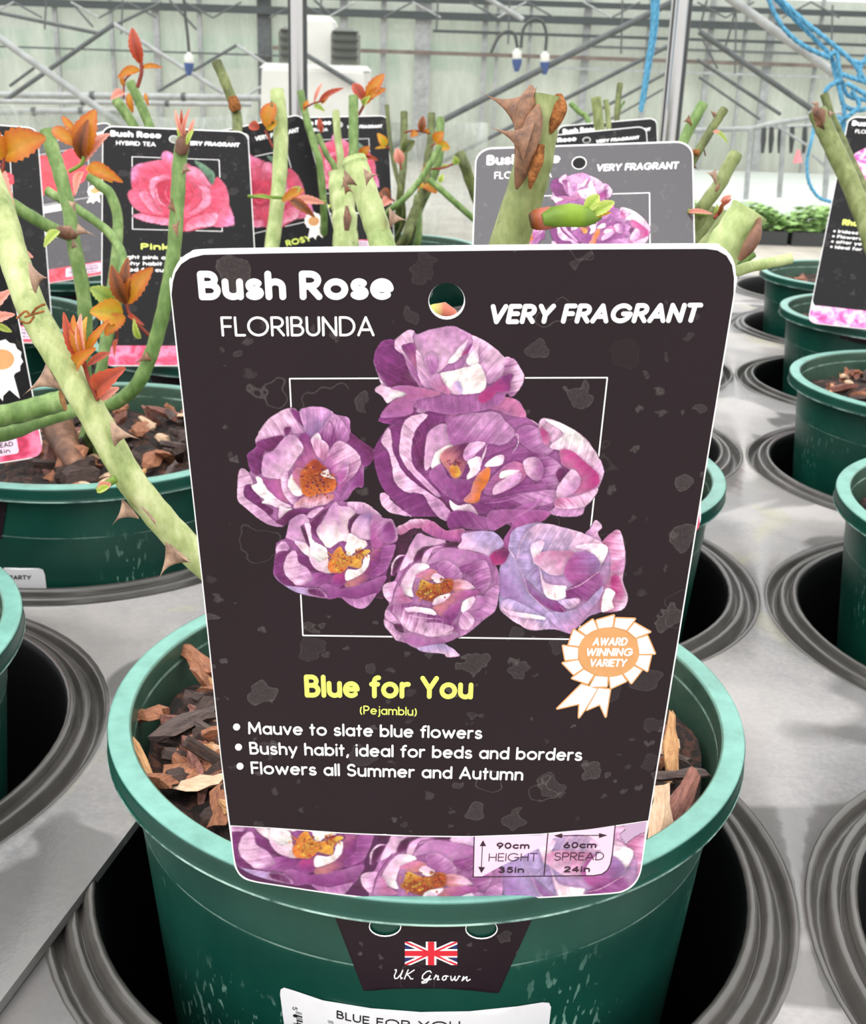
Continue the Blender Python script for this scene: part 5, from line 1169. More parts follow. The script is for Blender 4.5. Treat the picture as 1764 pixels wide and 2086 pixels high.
hb = [[(785+33*math.cos(a), 1885+21*math.sin(a)) for a in [2*math.pi*i/20 for i in range(20)]], [(980+33*math.cos(a), 1890+21*math.sin(a)) for a in [2*math.pi*i/20 for i in range(20)]]]
v, f = fill(tab_px, 22, holes); tbp = on_wall('tab', v, f, M['black'], ft, 0); tbp['label'] = 'black tab with flag under the pot rim'
v, f = fill([(685, 1866), (1080, 1872), (1014, 2019.5), (742, 2014.5)], 22, hb); on_wall('tab_print', v, f, M['black'], tbp, 2)
v, f = join([fill(hb[q_], 1e9, [holes[q_]]) for q_ in (0, 1)]); on_wall('hole_edge', v, f, WH_, tbp, 3)
v, f = fill([(825, 1915), (931, 1915.5), (930, 1963.5), (825, 1962)], 1e9); fl = on_wall('flag', v, f, M['blue_ink'], tbp, 4)
def fp(x, y): return (825+106*x, 1915+47.6*y)
WB, RB = [], []
def clip01(P):
    for ax_, lim, sg in ((0, 0, 1), (0, 1, -1), (1, 0, 1), (1, 1, -1)):
        Q = []
        for i in range(len(P)):
            p, q = P[i-1], P[i]; dp, dq = (p[ax_]-lim)*sg, (q[ax_]-lim)*sg
            if (dp < 0) != (dq < 0): t = dp/(dp-dq); Q.append((p[0]+(q[0]-p[0])*t, p[1]+(q[1]-p[1])*t))
            if dq >= 0: Q.append(q)
        P = Q
    return P
for (a, b) in (((-.1, -.1), (1.1, 1.1)), ((1.1, -.1), (-.1, 1.1))):
    for w_, lst in ((.115, WB), (.045, RB)):
        Pq = clip01([(a[0], a[1]-w_), (b[0], b[1]-w_), (b[0], b[1]+w_), (a[0], a[1]+w_)]); lst.append((np.array([fp(*p) for p in Pq]), [tuple(range(len(Pq)))]))
v, f = join(WB+[fill([fp(.40, 0), fp(.60, 0), fp(.60, 1), fp(.40, 1)], 1e9), fill([fp(0, .32), fp(1, .32), fp(1, .68), fp(0, .68)], 1e9)]); on_wall('flag_white', v, f, WH_, fl, 6)
v, f = join(RB); on_wall('flag_red', v, f, M['red_ink'], fl, 7)
v, f = join([fill([fp(.44, 0), fp(.56, 0), fp(.56, 1), fp(.44, 1)], 1e9), fill([fp(0, .39), fp(1, .39), fp(1, .61), fp(0, .61)], 1e9)]); on_wall('flag_cross', v, f, M['red_ink'], fl, 8)
v, f = join([text_px('UK', [(801, 1992), (842, 1993)], 21, .11, .15, SCRIPT), text_px('Grown', [(856, 1994), (957, 1997)], 20, .12, .15, SCRIPT)]); on_wall('tab_text', v, f, WH_, tbp, 4)
pt = pots['M0'][1]
lab_px = [(572, 2024), (573, 2014), (580, 2010), (600, 2016), (659, 2036), (757, 2052), (856, 2059.5), (955, 2058), (1053, 2048), (1104, 2040), (1117, 2041), (1121, 2050), (1108, 2170), (1000, 2195), (850, 2200), (700, 2190), (590, 2158)]
v, f = fill(lab_px, 22); bl = on_wall('barcode_label', v, f, M['label'], pt, 0); bl['label'] = 'white barcode label on the front wall'
v, f = text_px('BLUE FOR YOU', [(687, 2072), (800, 2090.5), (937, 2094)], 16.5, .17); on_wall('label_text', v, f, M['black_ink'], bl, 2)
bars = []; y = 2058; rb = random.Random(4)
for k in range(34):
    w_ = rb.choice([1.3, 1.3, 2.2, 3.2]); L_ = 76 if k > 1 else 76
    bars.append((np.array([(604+k*.35, y), (604+L_+k*.35, y+21), (604+L_+k*.35, y+21+w_), (604+k*.35, y+w_)]), [(0, 1, 2, 3)])); y += w_+rb.choice([1.2, 1.6, 2.6])
v, f = join(bars); on_wall('barcode', v, f, M['black_ink'], bl, 2)
dg = []
for ch, (x, y) in (('5', (598, 2048)), ('0', (599, 2063)), ('1', (600, 2076)), ('2', (601, 2090))):
    v, f = text_px(ch, [(0, 0), (6.5, 0)], 10, .14); a = math.radians(102); R2 = np.array([[math.cos(a), math.sin(a)], [-math.sin(a), math.cos(a)]]); dg.append((np.array(v)@R2+np.array([x, y]), f))
v, f = join(dg); on_wall('label_digits', v, f, M['black_ink'], bl, 2)

# ------------------------------------------------------------------ the tags behind
def bg_tag(key, bot_px, top_px, label, yaw=0.0, dtop=None, ink='black_deep'):
    c_, _ = pots[key]; best = None
    for i in range(361):                              # where on the rim the card stands
        a = -math.pi+math.pi*i/360; p = Vector((c_.x+.1005*math.cos(a), c_.y+.1005*math.sin(a), HR+.001)); d_ = abs(px_of(p)[0]-bot_px)
        if (p-CAM).dot(fw) < (Vector((c_.x, c_.y, HR))-CAM).dot(fw) and (best is None or d_ < best[0]): best = (d_, p)
    Pb = best[1]; bt = (0, dtop)
    Pt = at(top_px[0], top_px[1], bt[1]); y = (Pb-Pt).normalized(); h = (Pb-Pt).length
    n0 = (CAM-Pt); n0 = Quaternion((0, 0, 1), yaw) @ Vector((n0.x, n0.y, 0)).normalized(); x = (-n0).cross(y).normalized()*-1
    if x.dot(rt) < 0: x = -x
    hw = .05175; cdv = Card(Pt-x*hw, Pt+x*hw, Pb-x*hw, Pb+x*hw, 103.5, h*1000)
    t_ = empty('rose_tag', Pb, label, 'plant tag', None); Hh = h*1000
    hole = [(50+3.2*math.cos(2*math.pi*i/16), 10+3.2*math.sin(2*math.pi*i/16)) for i in range(16)]
    card_body(cdv, rr(0, 0, 103.5, Hh, 8), [hole], t_, .0008, 60)
    hole2 = [(50+3.6*math.cos(2*math.pi*i/16), 10+3.6*math.sin(2*math.pi*i/16)) for i in range(16)]
    v, f = fill(rr(.5, .9, 103, Hh-15, 7.5), 60, [hole2]); flat('black_print', cdv, v, f, M[ink], t_, 1)
    return t_, cdv, Hh
def t2(name, cdv, par, txt, base, cap, wt, ink='white_ink', shear=0, layer=3):
    v, f = text_px(txt, base, cap, wt, shear, res=4); return flat(name, cdv, v, f, M[ink], par, layer)
def frame2(cdv, par, x0, y0, x1, y1, w_=.45):
    p = [(x0, y0), (x1, y0), (x1, y1), (x0, y1), (x0, y0)]; v, f = join([thick_line(p[i:i+2], w_) for i in range(4)]); flat('frame_line', cdv, v, f, WH_, par, 2)
def rosette2(cdv, par, cx, cy, r_):
    pts = [(cx+r_*(1 if i % 2 else .9)*math.cos(math.pi*i/13), cy+r_*(1 if i % 2 else .9)*math.sin(math.pi*i/13)) for i in range(26)]
    v, f = join([fill(pts, 1e9), fill([(cx-r_*.6, cy+r_*.7), (cx, cy+r_*.8), (cx-r_*.3, cy+r_*2), (cx-r_*.5, cy+r_*1.6), (cx-r_*1.1, cy+r_*1.7)], 1e9), fill([(cx-r_*.1, cy+r_*.8), (cx+r_*.4, cy+r_*.7), (cx+r_*.5, cy+r_*2), (cx+r_*.1, cy+r_*1.5), (cx-r_*.3, cy+r_*1.8)], 1e9)])
    o = flat('rosette', cdv, v, f, M['cream_ink'], par, 5)
    v, f = fill([(cx+r_*.6*math.cos(.3*i), cy+r_*.5*math.sin(.3*i)) for i in range(21)], 1e9); flat('disc', cdv, v, f, M['tan_ink'], o, 6); return o
def strip2(cdv, par, Hh, mat, h=15.5):
    v, f = fill(rr(.5, Hh-h, 103, Hh-.5, 5), 60); flat('picture_strip', cdv, v, f, M[mat], par, 2)
def table2(cdv, par, Hh):
    v, f = fill(rr(60, Hh-14, 92, Hh-3.5, 1.5), 1e9); tb = flat('size_table', cdv, v, f, M['pale_ink'], par, 3)
    for t_, b_, cp in (('90cm', [(64, Hh-10.6), (74, Hh-10.6)], 2.4), ('HEIGHT', [(63, Hh-7.4), (75, Hh-7.4)], 2.3), ('35in', [(65, Hh-4.4), (73, Hh-4.4)], 2.2), ('60cm', [(79, Hh-10.6), (89, Hh-10.6)], 2.4), ('SPREAD', [(78, Hh-7.4), (90, Hh-7.4)], 2.3), ('24in', [(80, Hh-4.4), (88, Hh-4.4)], 2.2)): t2('table_text', cdv, tb, t_, b_, cp, .2, 'plum_ink', 0, 4)
def head2(cdv, par, cls=None, frag=True, x0=5.5):
    t2('heading', cdv, par, 'Bush Rose', [(x0, 9.8), (x0+35.5, 9.8)], 5.6, .24)
    if cls: t2('class_name', cdv, par, cls, [(x0+4, 17.4), (x0+4+len(cls)*2.75, 17.4)], 3.9, .15)
    if frag: t2('scent_note', cdv, par, 'VERY FRAGRANT', [(58, 15), (96.5, 15)], 3.9, .22, shear=.15)
def bullets2(cdv, par, lines, y0, nm=None):
    if nm: t2('variety_name', cdv, par, nm[0], [(nm[1], y0-8), (nm[2], y0-8)], 5.2, .22, 'lime_ink')
    for k, (tx, w_) in enumerate(lines):
        t2('bullet_text', cdv, par, tx, [(10, y0+k*5.2), (10+w_, y0+k*5.2)], 3.2, .2)
        v, f = ribbon([(7, y0+k*5.2-1.4)], 1.9, 6); flat('bullet', cdv, v, f, WH_, par, 3)
# the same mauve rose once more, right behind
t_, cdv, Hh = bg_tag('M1', 1182, (1187.5, 294), 'grey shining mauve rose tag directly behind the thick cut cane', dtop=.566, ink='black_gloss')
head2(cdv, t_, 'FLORIBUNDA'); frame2(cdv, t_, 21.8, 27.2, 83, 82)
hs = FC.inv([(p[0], p[1]) for p in fr[:4]])
print_mesh('rose_picture', ROSES, cdv, t_, 3, lambda P: FC.inv(P), 2); strip2(cdv, t_, Hh, 'strip_pink')
t2('variety_name', cdv, t_, 'Blue for You', [(30, 104), (65, 104)], 5.2, .22, 'lime_ink')
t_, cdv, Hh = bg_tag('M3', 1215, (1198, 268), 'black rose tag just peeping over the grey mauve rose tag', dtop=1.065); head2(cdv, t_); strip2(cdv, t_, Hh, 'strip_mag')
t_, cdv, Hh = bg_tag('M4', 1245, (1236, 248), 'farthest black rose tag, topmost of the three behind the thick cane', dtop=1.24); head2(cdv, t_); strip2(cdv, t_, Hh, 'strip_mag')
def pink_tag(key, bot, top, dtop, label, cls, nm, yaw=0.0, ros=False):
    t_, cdv, Hh = bg_tag(key, bot, top, label, yaw, dtop); head2(cdv, t_, cls); frame2(cdv, t_, 20.5, 27.5, 81.5, 91)
    print_mesh('rose_picture', PROSE, cdv, t_, 3, lambda P: np.stack([(P[:, 0]-215)/2.80, (P[:, 1]-262)/2.80], -1), 2, k=0.55)
    bullets2(cdv, t_, [('Bright pink all Summer', 58), ('Bushy habit', 30), ('Good for cutting', 42)], 116, nm); strip2(cdv, t_, Hh, 'strip_pink'); table2(cdv, t_, Hh)
    if ros: rosette2(cdv, t_, 88, 92, 8)
    return t_
pink_tag('L2', 372, (359, 262), .856, 'black tag with one large bright pink rose, left of the front tag', 'HYBRID TEA', ('Pink', 26, 45))
pink_tag('L3', 594, (496, 256), 1.0, 'tilted black tag with pink rose and white rosette behind spotted cane', 'HYBRID TEA', ('ROSY', 60, 82), .12, True)
pink_tag('L4', 705, (694, 237), 1.29, 'far black tag with pink rose right of the tilted tag', 'FLORIBUNDA', ('Pink', 26, 45))
def red_tag(key, bot, top, dtop, label, ros=False, yaw=0.0, flower=True):
    t_, cdv, Hh = bg_tag(key, bot, top, label, yaw, dtop, 'black_gloss' if ros else 'black_deep'); head2(cdv, t_, 'CLIMBING'); frame2(cdv, t_, 20.5, 27.5, 81.5, 91)
    if flower:
        rg = random.Random(3); parts = []
        for cx, cy, r_ in ((38, 45, 14), (62, 40, 12), (54, 62, 17), (36, 66, 12), (72, 60, 11), (60, 82, 10)):
            parts.append(fill([(cx+r_*(1+.14*math.sin(3*a+cx)+.08*math.sin(7*a))*math.cos(a), cy+r_*(1+.14*math.sin(3*a+cx))*math.sin(a)) for a in [2*math.pi*i/28 for i in range(28)]], 1e9))
        v, f = join(parts); flat('rose_picture', cdv, v, f, M['red_petal'], t_, 3)
    v, f = fill(rr(22, 93, 66, 101, 3), 1e9); flat('name_panel', cdv, v, f, M['cream_ink'], t_, 3)
    bullets2(cdv, t_, [('Scarlet clusters', 50), ('Strong and healthy', 58), ('Ideal for walls', 44)], 122); strip2(cdv, t_, Hh, 'strip_red'); table2(cdv, t_, Hh)
    if ros: rosette2(cdv, t_, 88, 84, 8)
red_tag('K3', 116, (118, 266), 1.13, 'grey shining black tag with red roses left of the bright pink rose tag', True, -.25)
red_tag('K2', -48, (-66, 249), .92, 'black tag with red roses cut off by the left frame edge')
t_, cdv, Hh = bg_tag('L1', -137, (-262, 330), 'black tag with white rosette at left edge behind the thorny cane', dtop=.55); strip2(cdv, t_, Hh, 'strip_pink', 17); table2(cdv, t_, Hh); rosette2(cdv, t_, 92, 98, 10); head2(cdv, t_, 'HYBRID TEA')
t_, cdv, Hh = bg_tag('R3', 1778, (1856, 244), 'black tag with magenta roses leaning at the right frame edge', dtop=1.02); head2(cdv, t_, 'FLORIBUNDA', x0=4)
v, f = join([fill([(cx+r_*(1+.13*math.sin(4*a+cx))*math.cos(a), cy+r_*(1+.13*math.sin(3*a))*math.sin(a)) for a in [2*math.pi*i/28 for i in range(28)]], 1e9) for cx, cy, r_ in ((24, 46, 14), (20, 70, 12), (50, 50, 20), (70, 70, 16), (44, 80, 14))]); flat('rose_picture', cdv, v, f, M['strip_mag'], t_, 3)
t2('variety_name', cdv, t_, 'Rhapsody', [(12, 112), (46, 112)], 6, .24, 'lime_ink'); bullets2(cdv, t_, [('Iridescent purple flowers', 64), ('Flowers Summer and', 54), ('after year', 26), ('Ideal for beds and borders', 70)], 120); strip2(cdv, t_, Hh, 'strip_mag', 17)
# labels and tabs on the pots behind
def on_pot(key, pts, name, mat, par, layer, label=None, step=8, px=True):
    c_, t_ = pots[key]; v, f = fill(pts, step)
    o = obj(name, wall_map2(v, key, .0004+LAY*layer), f, mat, par or t_, smooth=False)
    if label: o['label'] = label
    return o
def wall_map2(px, key, off):
    c_, _ = pots[key]; d0 = (Vector((c_.x, c_.y, HR))-CAM).dot(fw)-.125; return wall_map(px, off, c=(c_.x, c_.y), t0=d0)
lb = on_pot('L1', [(8, 1156), (80, 1157), (88, 1160), (92, 1170), (102, 1256), (100, 1259), (8, 1258)], 'barcode_label', M['label'], None, 0, 'white label beside the pot rim at left')
v, f = text_px('PARTY', [(20, 1180), (64, 1180)], 9, .2); obj('label_text', wall_map2(v, 'L1', .0006), f, M['black_ink'], lb, smooth=False)
on_pot('L1', [(-60, 1012), (16, 1014), (4, 1098), (-50, 1098)], 'tag_tab', M['black'], None, 0, 'black tag tab under the rim')
on_pot('L2', [(300, 752), (452, 745), (432, 790), (320, 797)], 'tag_tab', M['black'], None, 0, 'black tag tab under the rim')
on_pot('K3', [(90, 601), (165, 600), (158, 618), (96, 618)], 'tag_tab', M['black'], None, 0, 'black tag tab under the rim')
tb_ = on_pot('R3', [(1700, 650), (1800, 668), (1792, 710), (1712, 690)], 'tag_tab', M['black'], None, 0, 'black tag tab with flag under the rim')
on_pot('R3', [(1735, 671), (1772, 677), (1772, 694), (1737, 688)], 'flag', M['strip_pink'], tb_, 2)

# ================================================================== ROSE BUSHES
def bush(key, label):
    c_, _ = pots[key]; return empty('rose_bush', (c_.x, c_.y, SOIL-.002), label, 'rose bush', None)
def cane(b, pts, wpx, mat='cane', cut='cut', base=True, taper=1.12, name='cane', lumps=0.03, sides=14, label=None):
    """pts: (px, py, depth) from the cut top down to the pot"""
    P = [at(*p) for p in pts]; dep = [p[2] for p in pts]; rad = [wid(wpx, d)/2 for d in dep]
    if base:
        o = ORG[b]; a = R.random()*6.28; e = o+Vector((.012*math.cos(a), .012*math.sin(a), -.004)); mid = P[-1]*.45+e*.55+Vector((0, 0, .0)); P += [mid, e]; rad += [rad[-1]*1.05, rad[-1]*1.15]
    Q = catmull(P, 7); k = len(Q); rr_ = []
    for i in range(k):
        t = i/(k-1)*(len(rad)-1); j = min(int(t), len(rad)-2); rr_.append((rad[j]*(1-t+j)+rad[j+1]*(t-j))*(1+lumps*math.sin(i*1.3+pts[0][0])+lumps*.6*R.uniform(-1, 1)))
    mb = MB(); tube(mb, Q[::-1], rr_[::-1], sides, 0, 1)
    o = mb.build(name, [M[mat], M[cut]], b)
    if label: o['label'] = label
    return o
def thorn(par, base, tip, wpx, dep, axis=(0, 1), ratio=2.2, mat='thorn', back=.0, tipdep=None, droop=.25, pw=2.3):
    """hooked thorn: an oval foot along the cane narrowing to a sharp tip"""
    B = at(base[0], base[1], dep-back); Tp = at(tip[0], tip[1], (tipdep or dep)-back); ax = (rt*axis[0]-up*axis[1]).normalized(); d = Tp-B; side = d.cross(ax)
    side = side.normalized() if side.length > 1e-9 else fw.copy(); ax = (ax-d.normalized()*ax.dot(d.normalized())*.6).normalized(); n, m = 12, 14; V = []; F = []; w_ = wid(wpx, dep)/2
    for i in range(n+1):
        t = i/n; s = (1-t)**pw*.96+.04*(1-t); c = B+d*t-ax*0+ax*(d.length*droop*(t*t-t))
        for j in range(m):
            a = 2*math.pi*j/m; V.append(c+(ax*math.cos(a)*ratio*(1-t*.4)+side*math.sin(a))*w_*s-d*(.10*(1-t)))
    for i in range(n):
        for j in range(m): F.append((i*m+j, i*m+(j+1) % m, (i+1)*m+(j+1) % m, (i+1)*m+j))
    return obj('thorn', V, F, M[mat], par)
LC = dict(o=((208, 148, 36), (186, 84, 34)), r=((150, 60, 40), (196, 84, 56)), y=((196, 182, 48), (226, 138, 44)), g=((128, 160, 66), (172, 186, 92)), p=((216, 130, 112), (236, 168, 152)), d=((92, 60, 36), (168, 88, 40)), l=((150, 184, 60), (206, 214, 120)), k=((58, 74, 38), (110, 118, 62)))
def leaf(mb, b, t, wpx, dep, key='o', fold=.35, curl=.18, dep2=None, serr=.10):
    B = at(b[0], b[1], dep); T = at(t[0], t[1], dep2 or dep); d = T-B; L = d.length; y = d.normalized(); x = y.cross(fw).normalized(); n_ = x.cross(y).normalized()
    if n_.dot(fw) > 0: n_ = -n_
    c1, c2 = LC[key]; c1 = np.array([lin(v) for v in c1]); c2 = np.array([lin(v) for v in c2]); nu, nv = 6, 14; V = []; F = []; col = []; W_ = wid(wpx, dep)/2; tw = R.uniform(-.5, .5)
    for i in range(nv+1):
        v = i/nv; hw = W_*(math.sin(math.pi*min(1, v*.96+.02)**.85)**.75); s = 1+serr*(1 if i % 2 else -.6)
        for j in range(nu+1):
            u = j/nu*2-1; e = s if abs(u) == 1 else 1; q = x*math.cos(tw*u*.3)
            V.append(B+d*v+q*(hw*u*e)+n_*(hw*abs(u)*fold+L*curl*math.sin(math.pi*v)-L*curl*.6*v*v)); k = min(1, abs(u)*.75+.35*v*v+R.uniform(-.12, .12)); k = max(0, k)
            cc = c1*(1-k)+c2*k; col.append(tuple(cc*(.82 if j == nu//2 else 1))+(1,))
    for i in range(nv):
        for j in range(nu): F.append((i*(nu+1)+j, i*(nu+1)+j+1, (i+1)*(nu+1)+j+1, (i+1)*(nu+1)+j))
    mb.add(V, F, 0, col)
def stalk(mb, pts, wpx, dep, key='r'):
    c = tuple(lin(v) for v in LC[key][0])+(1,); Q = catmull([at(x, y, dep) for x, y in pts], 4); tube(mb, Q, wid(wpx, dep)/2, 7, 0, None, [c]*len(Q))
def shoot(par, dep, leaves, stalks=(), label=None):
    mb = MB()
    for s in stalks: stalk(mb, s[0], s[1], dep, s[2] if len(s) > 2 else 'r')
    for l in leaves: leaf(mb, l[0], l[1], l[2], dep+R.uniform(-.002, .002), l[3] if len(l) > 3 else 'o', dep2=dep+R.uniform(-.010, .004))
    o = mb.build('leaf_shoot', M['leaf'], par)
    if label: o['label'] = label
    return o
# ---- the front bush
b0 = bush('M0', 'thorny pruned rose bush with thick cut canes standing in the front pot')
c1 = cane(b0, [(-30, 350, .345), (4, 440, .342), (30, 530, .34), (67, 633, .337), (120, 727, .336), (179, 825, .336), (224, 905, .338), (266, 978, .341), (310, 1035, .345), (358, 1090, .35), (430, 1160, .356), (560, 1270, .365)], 60, 'cane_light', sides=20, lumps=.02, label='long thorny green cane leaning left')
for base, tip, wpx, ax, mt, tb_ in (((70, 566), (104, 568), 40, (.45, .9), 'thorn', .012), ((108, 770), (44, 808), 46, (.5, .86), 'thorn', .002), ((236, 884), (290, 897), 34, (.5, .86), 'thorn', .010), ((262, 1040), (227, 1072), 34, (.6, .8), 'thorn', .0), ((358, 1130), (321, 1186), 42, (.65, .76), 'thorn', .0), ((306, 1052), (328, 1086), 28, (.6, .8), 'thorn', .012)):
    thorn(c1, base, tip, wpx, .338, ax, 1.6, mt, tb_*.8)
mb = MB(); stalk(mb, [(236, 975), (212, 990), (200, 1000)], 17, .333, 'g'); leaf(mb, (226, 985), (197, 1000), 20, .330, 'p', .6, .3); leaf(mb, (222, 990), (196, 1003), 14, .328, 'l', .5, .3); mb.build('bud', M['leaf'], c1)
for pts in ([(22, 655), (40, 640), (50, 648), (60, 636), (72, 628), (80, 626)], [(38, 652), (60, 645), (78, 640)], [(28, 660), (46, 664), (58, 650)]):
    mb = MB(); tube(mb, catmull([at(x+12, y-6, .325) for x, y in pts], 4), wid(5, .33)/2, 6); mb.build('node_scar', M['wound'], c1)
shoot(c1, .333, [((166, 735), (128, 640), 24, 'r'), ((166, 730), (147, 642), 22, 'o'), ((170, 728), (162, 640), 18, 'p'), ((172, 728), (174, 640), 16, 'y'), ((176, 725), (218, 652), 18, 'o'), ((160, 748), (186, 712), 30, 'o'), ((178, 745), (226, 716), 16, 'r'), ((196, 800), (246, 752), 44, 'r'), ((204, 812), (240, 790), 24, 'p')], [([(200, 815), (180, 770), (168, 725)], 9)])
c2 = cane(b0, [(1109, 196, .352), (1098, 260, .354), (1086, 330, .357), (1068, 400, .360), (1036, 500, .365), (1010, 620, .37), (960, 900, .376)], 79, 'cane', 'cut_brown', sides=22, lumps=.02, label='thickest cut cane with big dark thorns')
def foot(par, pts, ws, dep, mat):
    mb = MB(); tube(mb, catmull([at(*p) for p in pts], 5), [wid(v_, dep)/2 for v_ in np.interp(np.linspace(0, 1, (len(pts)-1)*5+1), np.linspace(0, 1, len(ws)), ws)], 14); mb.build('thorn_foot', M[mat], par)
thorn(c2, (1066, 226), (974, 186), 42, .352, (-.22, .97), 2.7, 'thorn_dark', .003, droop=-.06, pw=2.6)
foot(c2, ((1082, 176, .3500), (1072, 215, .3480), (1062, 262, .3485), (1052, 318, .3510)), (10, 36, 38, 26, 8), .35, 'thorn_dark')
thorn(c2, (1070, 284), (989, 256), 38, .350, (-.22, .97), 2.3, 'thorn_dark', .009, droop=-.03, pw=2.8)
foot(c2, ((1096, 214, .3465), (1086, 255, .3450), (1072, 310, .3455), (1060, 358, .3480), (1052, 385, .3500)), (8, 34, 44, 44, 34, 20, 6), .345, 'thorn_dark')
mb = MB(); tube(mb, catmull([at(*p) for p in ((1138, 196, .351), (1139, 222, .3495), (1131, 246, .349), (1121, 272, .3495))], 5), [wid(v_, .35)/2 for v_ in np.interp(np.linspace(0, 1, 16), [0, .3, .7, 1], [18, 34, 26, 6])], 12); mb.build('wound', M['wound'], c2)
mb = MB(); tube(mb, catmull([at(*p) for p in ((1104, 296, .3445), (1095, 330, .3442), (1086, 355, .3446), (1079, 385, .3465))], 5), [wid(v_, .35)/2 for v_ in np.interp(np.linspace(0, 1, 16), [0, .3, .75, 1], [12, 24, 18, 5])], 10); mb.build('wound', M['wound'], c2)
mb = MB()
def prof_tube(mb, pts, dep, key, n=14):
    c = [tuple(lin(v) for v in LC[k][q])+(1,) for k, q in key]; P = [at(x, y, dep) for x, y, _ in pts]; tube(mb, P, [wid(w_, dep)/2 for _, _, w_ in pts], n, 0, None, c)
prof_tube(mb, [(1080, 450, 30), (1090, 448, 42), (1104, 446, 46), (1118, 444, 46), (1134, 442, 42), (1150, 440, 34)], .350, [('d', 0), ('d', 1), ('p', 0), ('p', 0), ('d', 1), ('g', 0)])
prof_tube(mb, [(1106, 447, 24), (1126, 442, 42), (1160, 438, 48), (1180, 440, 46), (1196, 442, 40), (1212, 443, 26), (1226, 443, 5)], .346, [('g', 0), ('g', 0), ('l', 0), ('l', 0), ('g', 0), ('g', 0), ('g', 0)])
for l in (((1192, 430), (1220, 396), 28, 'l'), ((1202, 438), (1252, 410), 26, 'l'), ((1204, 442), (1246, 432), 10, 'y'), ((1200, 446), (1230, 436), 8, 'l'), ((1206, 446), (1240, 424), 9, 'l')): leaf(mb, l[0], l[1], l[2], .345, l[3], .4, .1)
bd = mb.build('bud_shoot', M['leaf'], c2); bd['label'] = 'fat green bud with pink scale'
c3 = cane(b0, [(1528, 428, .383), (1500, 470, .385), (1462, 530, .388), (1400, 640, .39), (1200, 1000, .392)], 78, 'cane_pale', 'cut', sides=20, label='short thick stump cut flat'); 
cane(b0, [(1492, 440, .394), (1455, 490, .396), (1400, 560, .398), (1250, 820, .4)], 44, 'cane', 'cut')
mb = MB(); tube(mb, catmull([at(*p) for p in ((1547, 440, .379), (1540, 475, .377), (1524, 505, .377), (1506, 530, .379))], 5), [wid(v_, .38)/2 for v_ in np.interp(np.linspace(0, 1, 16), [0, .4, .7, 1], [6, 28, 26, 10])], 10); mb.build('wound', M['root'], c3)
cane(b0, [(1612, 526, .402), (1560, 537, .402), (1505, 551, .402), (1400, 600, .402), (1200, 900, .4)], 23, 'cane_pale', 'cut_brown'); cane(b0, [(1534, 516, .408), (1510, 534, .408), (1470, 560, .408), (1300, 800, .405)], 18, 'cane_mid', 'cut')
c4 = cane(b0, [(720, 322, .42), (727, 345, .42), (745, 395, .42), (762, 445, .42), (782, 512, .42), (830, 700, .415), (860, 1000, .405)], 52, 'cane_pale', 'cut', sides=18)
thorn(c4, (746, 360), (776, 357), 24, .414, (.25, .97), 1.7, 'thorn', .004); thorn(c4, (797, 445), (836, 452), 24, .416, (.3, .95), 1.9, 'thorn', .0); thorn(c4, (712, 365), (690, 392), 26, .41, (.45, .9), 1.6, 'thorn', .004); thorn(c4, (703, 380), (725, 398), 20, .405, (.5, .86), 2.0, 'thorn_dark', .002)
mb = MB(); prof_tube(mb, [(868, 640, 26), (885, 634, 30), (905, 630, 30), (924, 640, 20), (934, 650, 6)], .29, [('l', 0), ('l', 1), ('p', 0), ('p', 0), ('p', 1)]); stalk(mb, [(868, 640), (840, 700), (860, 900)], 12, .30, 'g'); mb.build('bud_shoot', M['leaf'], b0)['label'] = 'pink bud seen through the tag hole'
# ---- left pot behind the long cane
b1 = bush('L1', 'leafy rose bush with bent green canes in the barcode label pot')
k1 = cane(b1, [(95, 266, .60), (108, 310, .60), (121, 350, .60), (140, 425, .60), (151, 500, .60), (168, 586, .605), (174, 660, .61), (170, 750, .62)], 29, 'cane_mid', 'cut'); thorn(k1, (148, 420), (161, 408), 16, .59, (.2, 1), 1.8, 'thorn'); thorn(k1, (162, 470), (200, 484), 14, .59, (.2, 1), 1.8, 'thorn'); thorn(k1, (150, 498), (164, 508), 14, .585, (.2, 1), 1.6, 'thorn')
k2 = cane(b1, [(3, 402, .575), (54, 435, .58), (108, 466, .588), (150, 482, .6)], 25, 'cane_mid', 'cut', False)
mb = MB(); tube(mb, [at(118, 470, .575), at(138, 474, .575), at(152, 480, .58)], [wid(20, .58)/2, wid(30, .58)/2, wid(16, .58)/2], 9); mb.build('node_scar', M['root'], k2)
cane(b1, [(95, 388, .68), (128, 408, .68), (164, 430, .68), (230, 484, .68), (250, 560, .67)], 18, 'cane_mid', 'cut'); cane(b1, [(182, 357, .70), (204, 378, .70), (228, 403, .70), (240, 480, .70)], 21, 'cane_mid', 'cut')
k3 = cane(b1, [(374, 282, .56), (366, 330, .56), (362, 400, .56), (354, 510, .562), (338, 608, .566), (323, 672, .57), (306, 726, .575), (280, 782, .58), (240, 818, .59), (208, 832, .60)], 29, 'cane_mid', 'cut_brown'); thorn(k3, (352, 420), (336, 428), 16, .55, (0, 1), 2.2, 'thorn_dark'); thorn(k3, (300, 728), (262, 752), 12, .57, (.4, .9), 1.8, 'thorn_dark'); thorn(k3, (376, 345), (396, 352), 14, .55, (0, 1), 1.8, 'thorn'); thorn(k3, (358, 470), (372, 440), 14, .55, (0, 1), 2.2, 'thorn_dark', .006)
mb = MB(); tube(mb, [at(378, 268, .556), at(372, 292, .555), at(368, 312, .557)], [wid(12, .56)/2, wid(30, .56)/2, wid(26, .56)/2], 9); mb.build('node_scar', M['root'], k3)
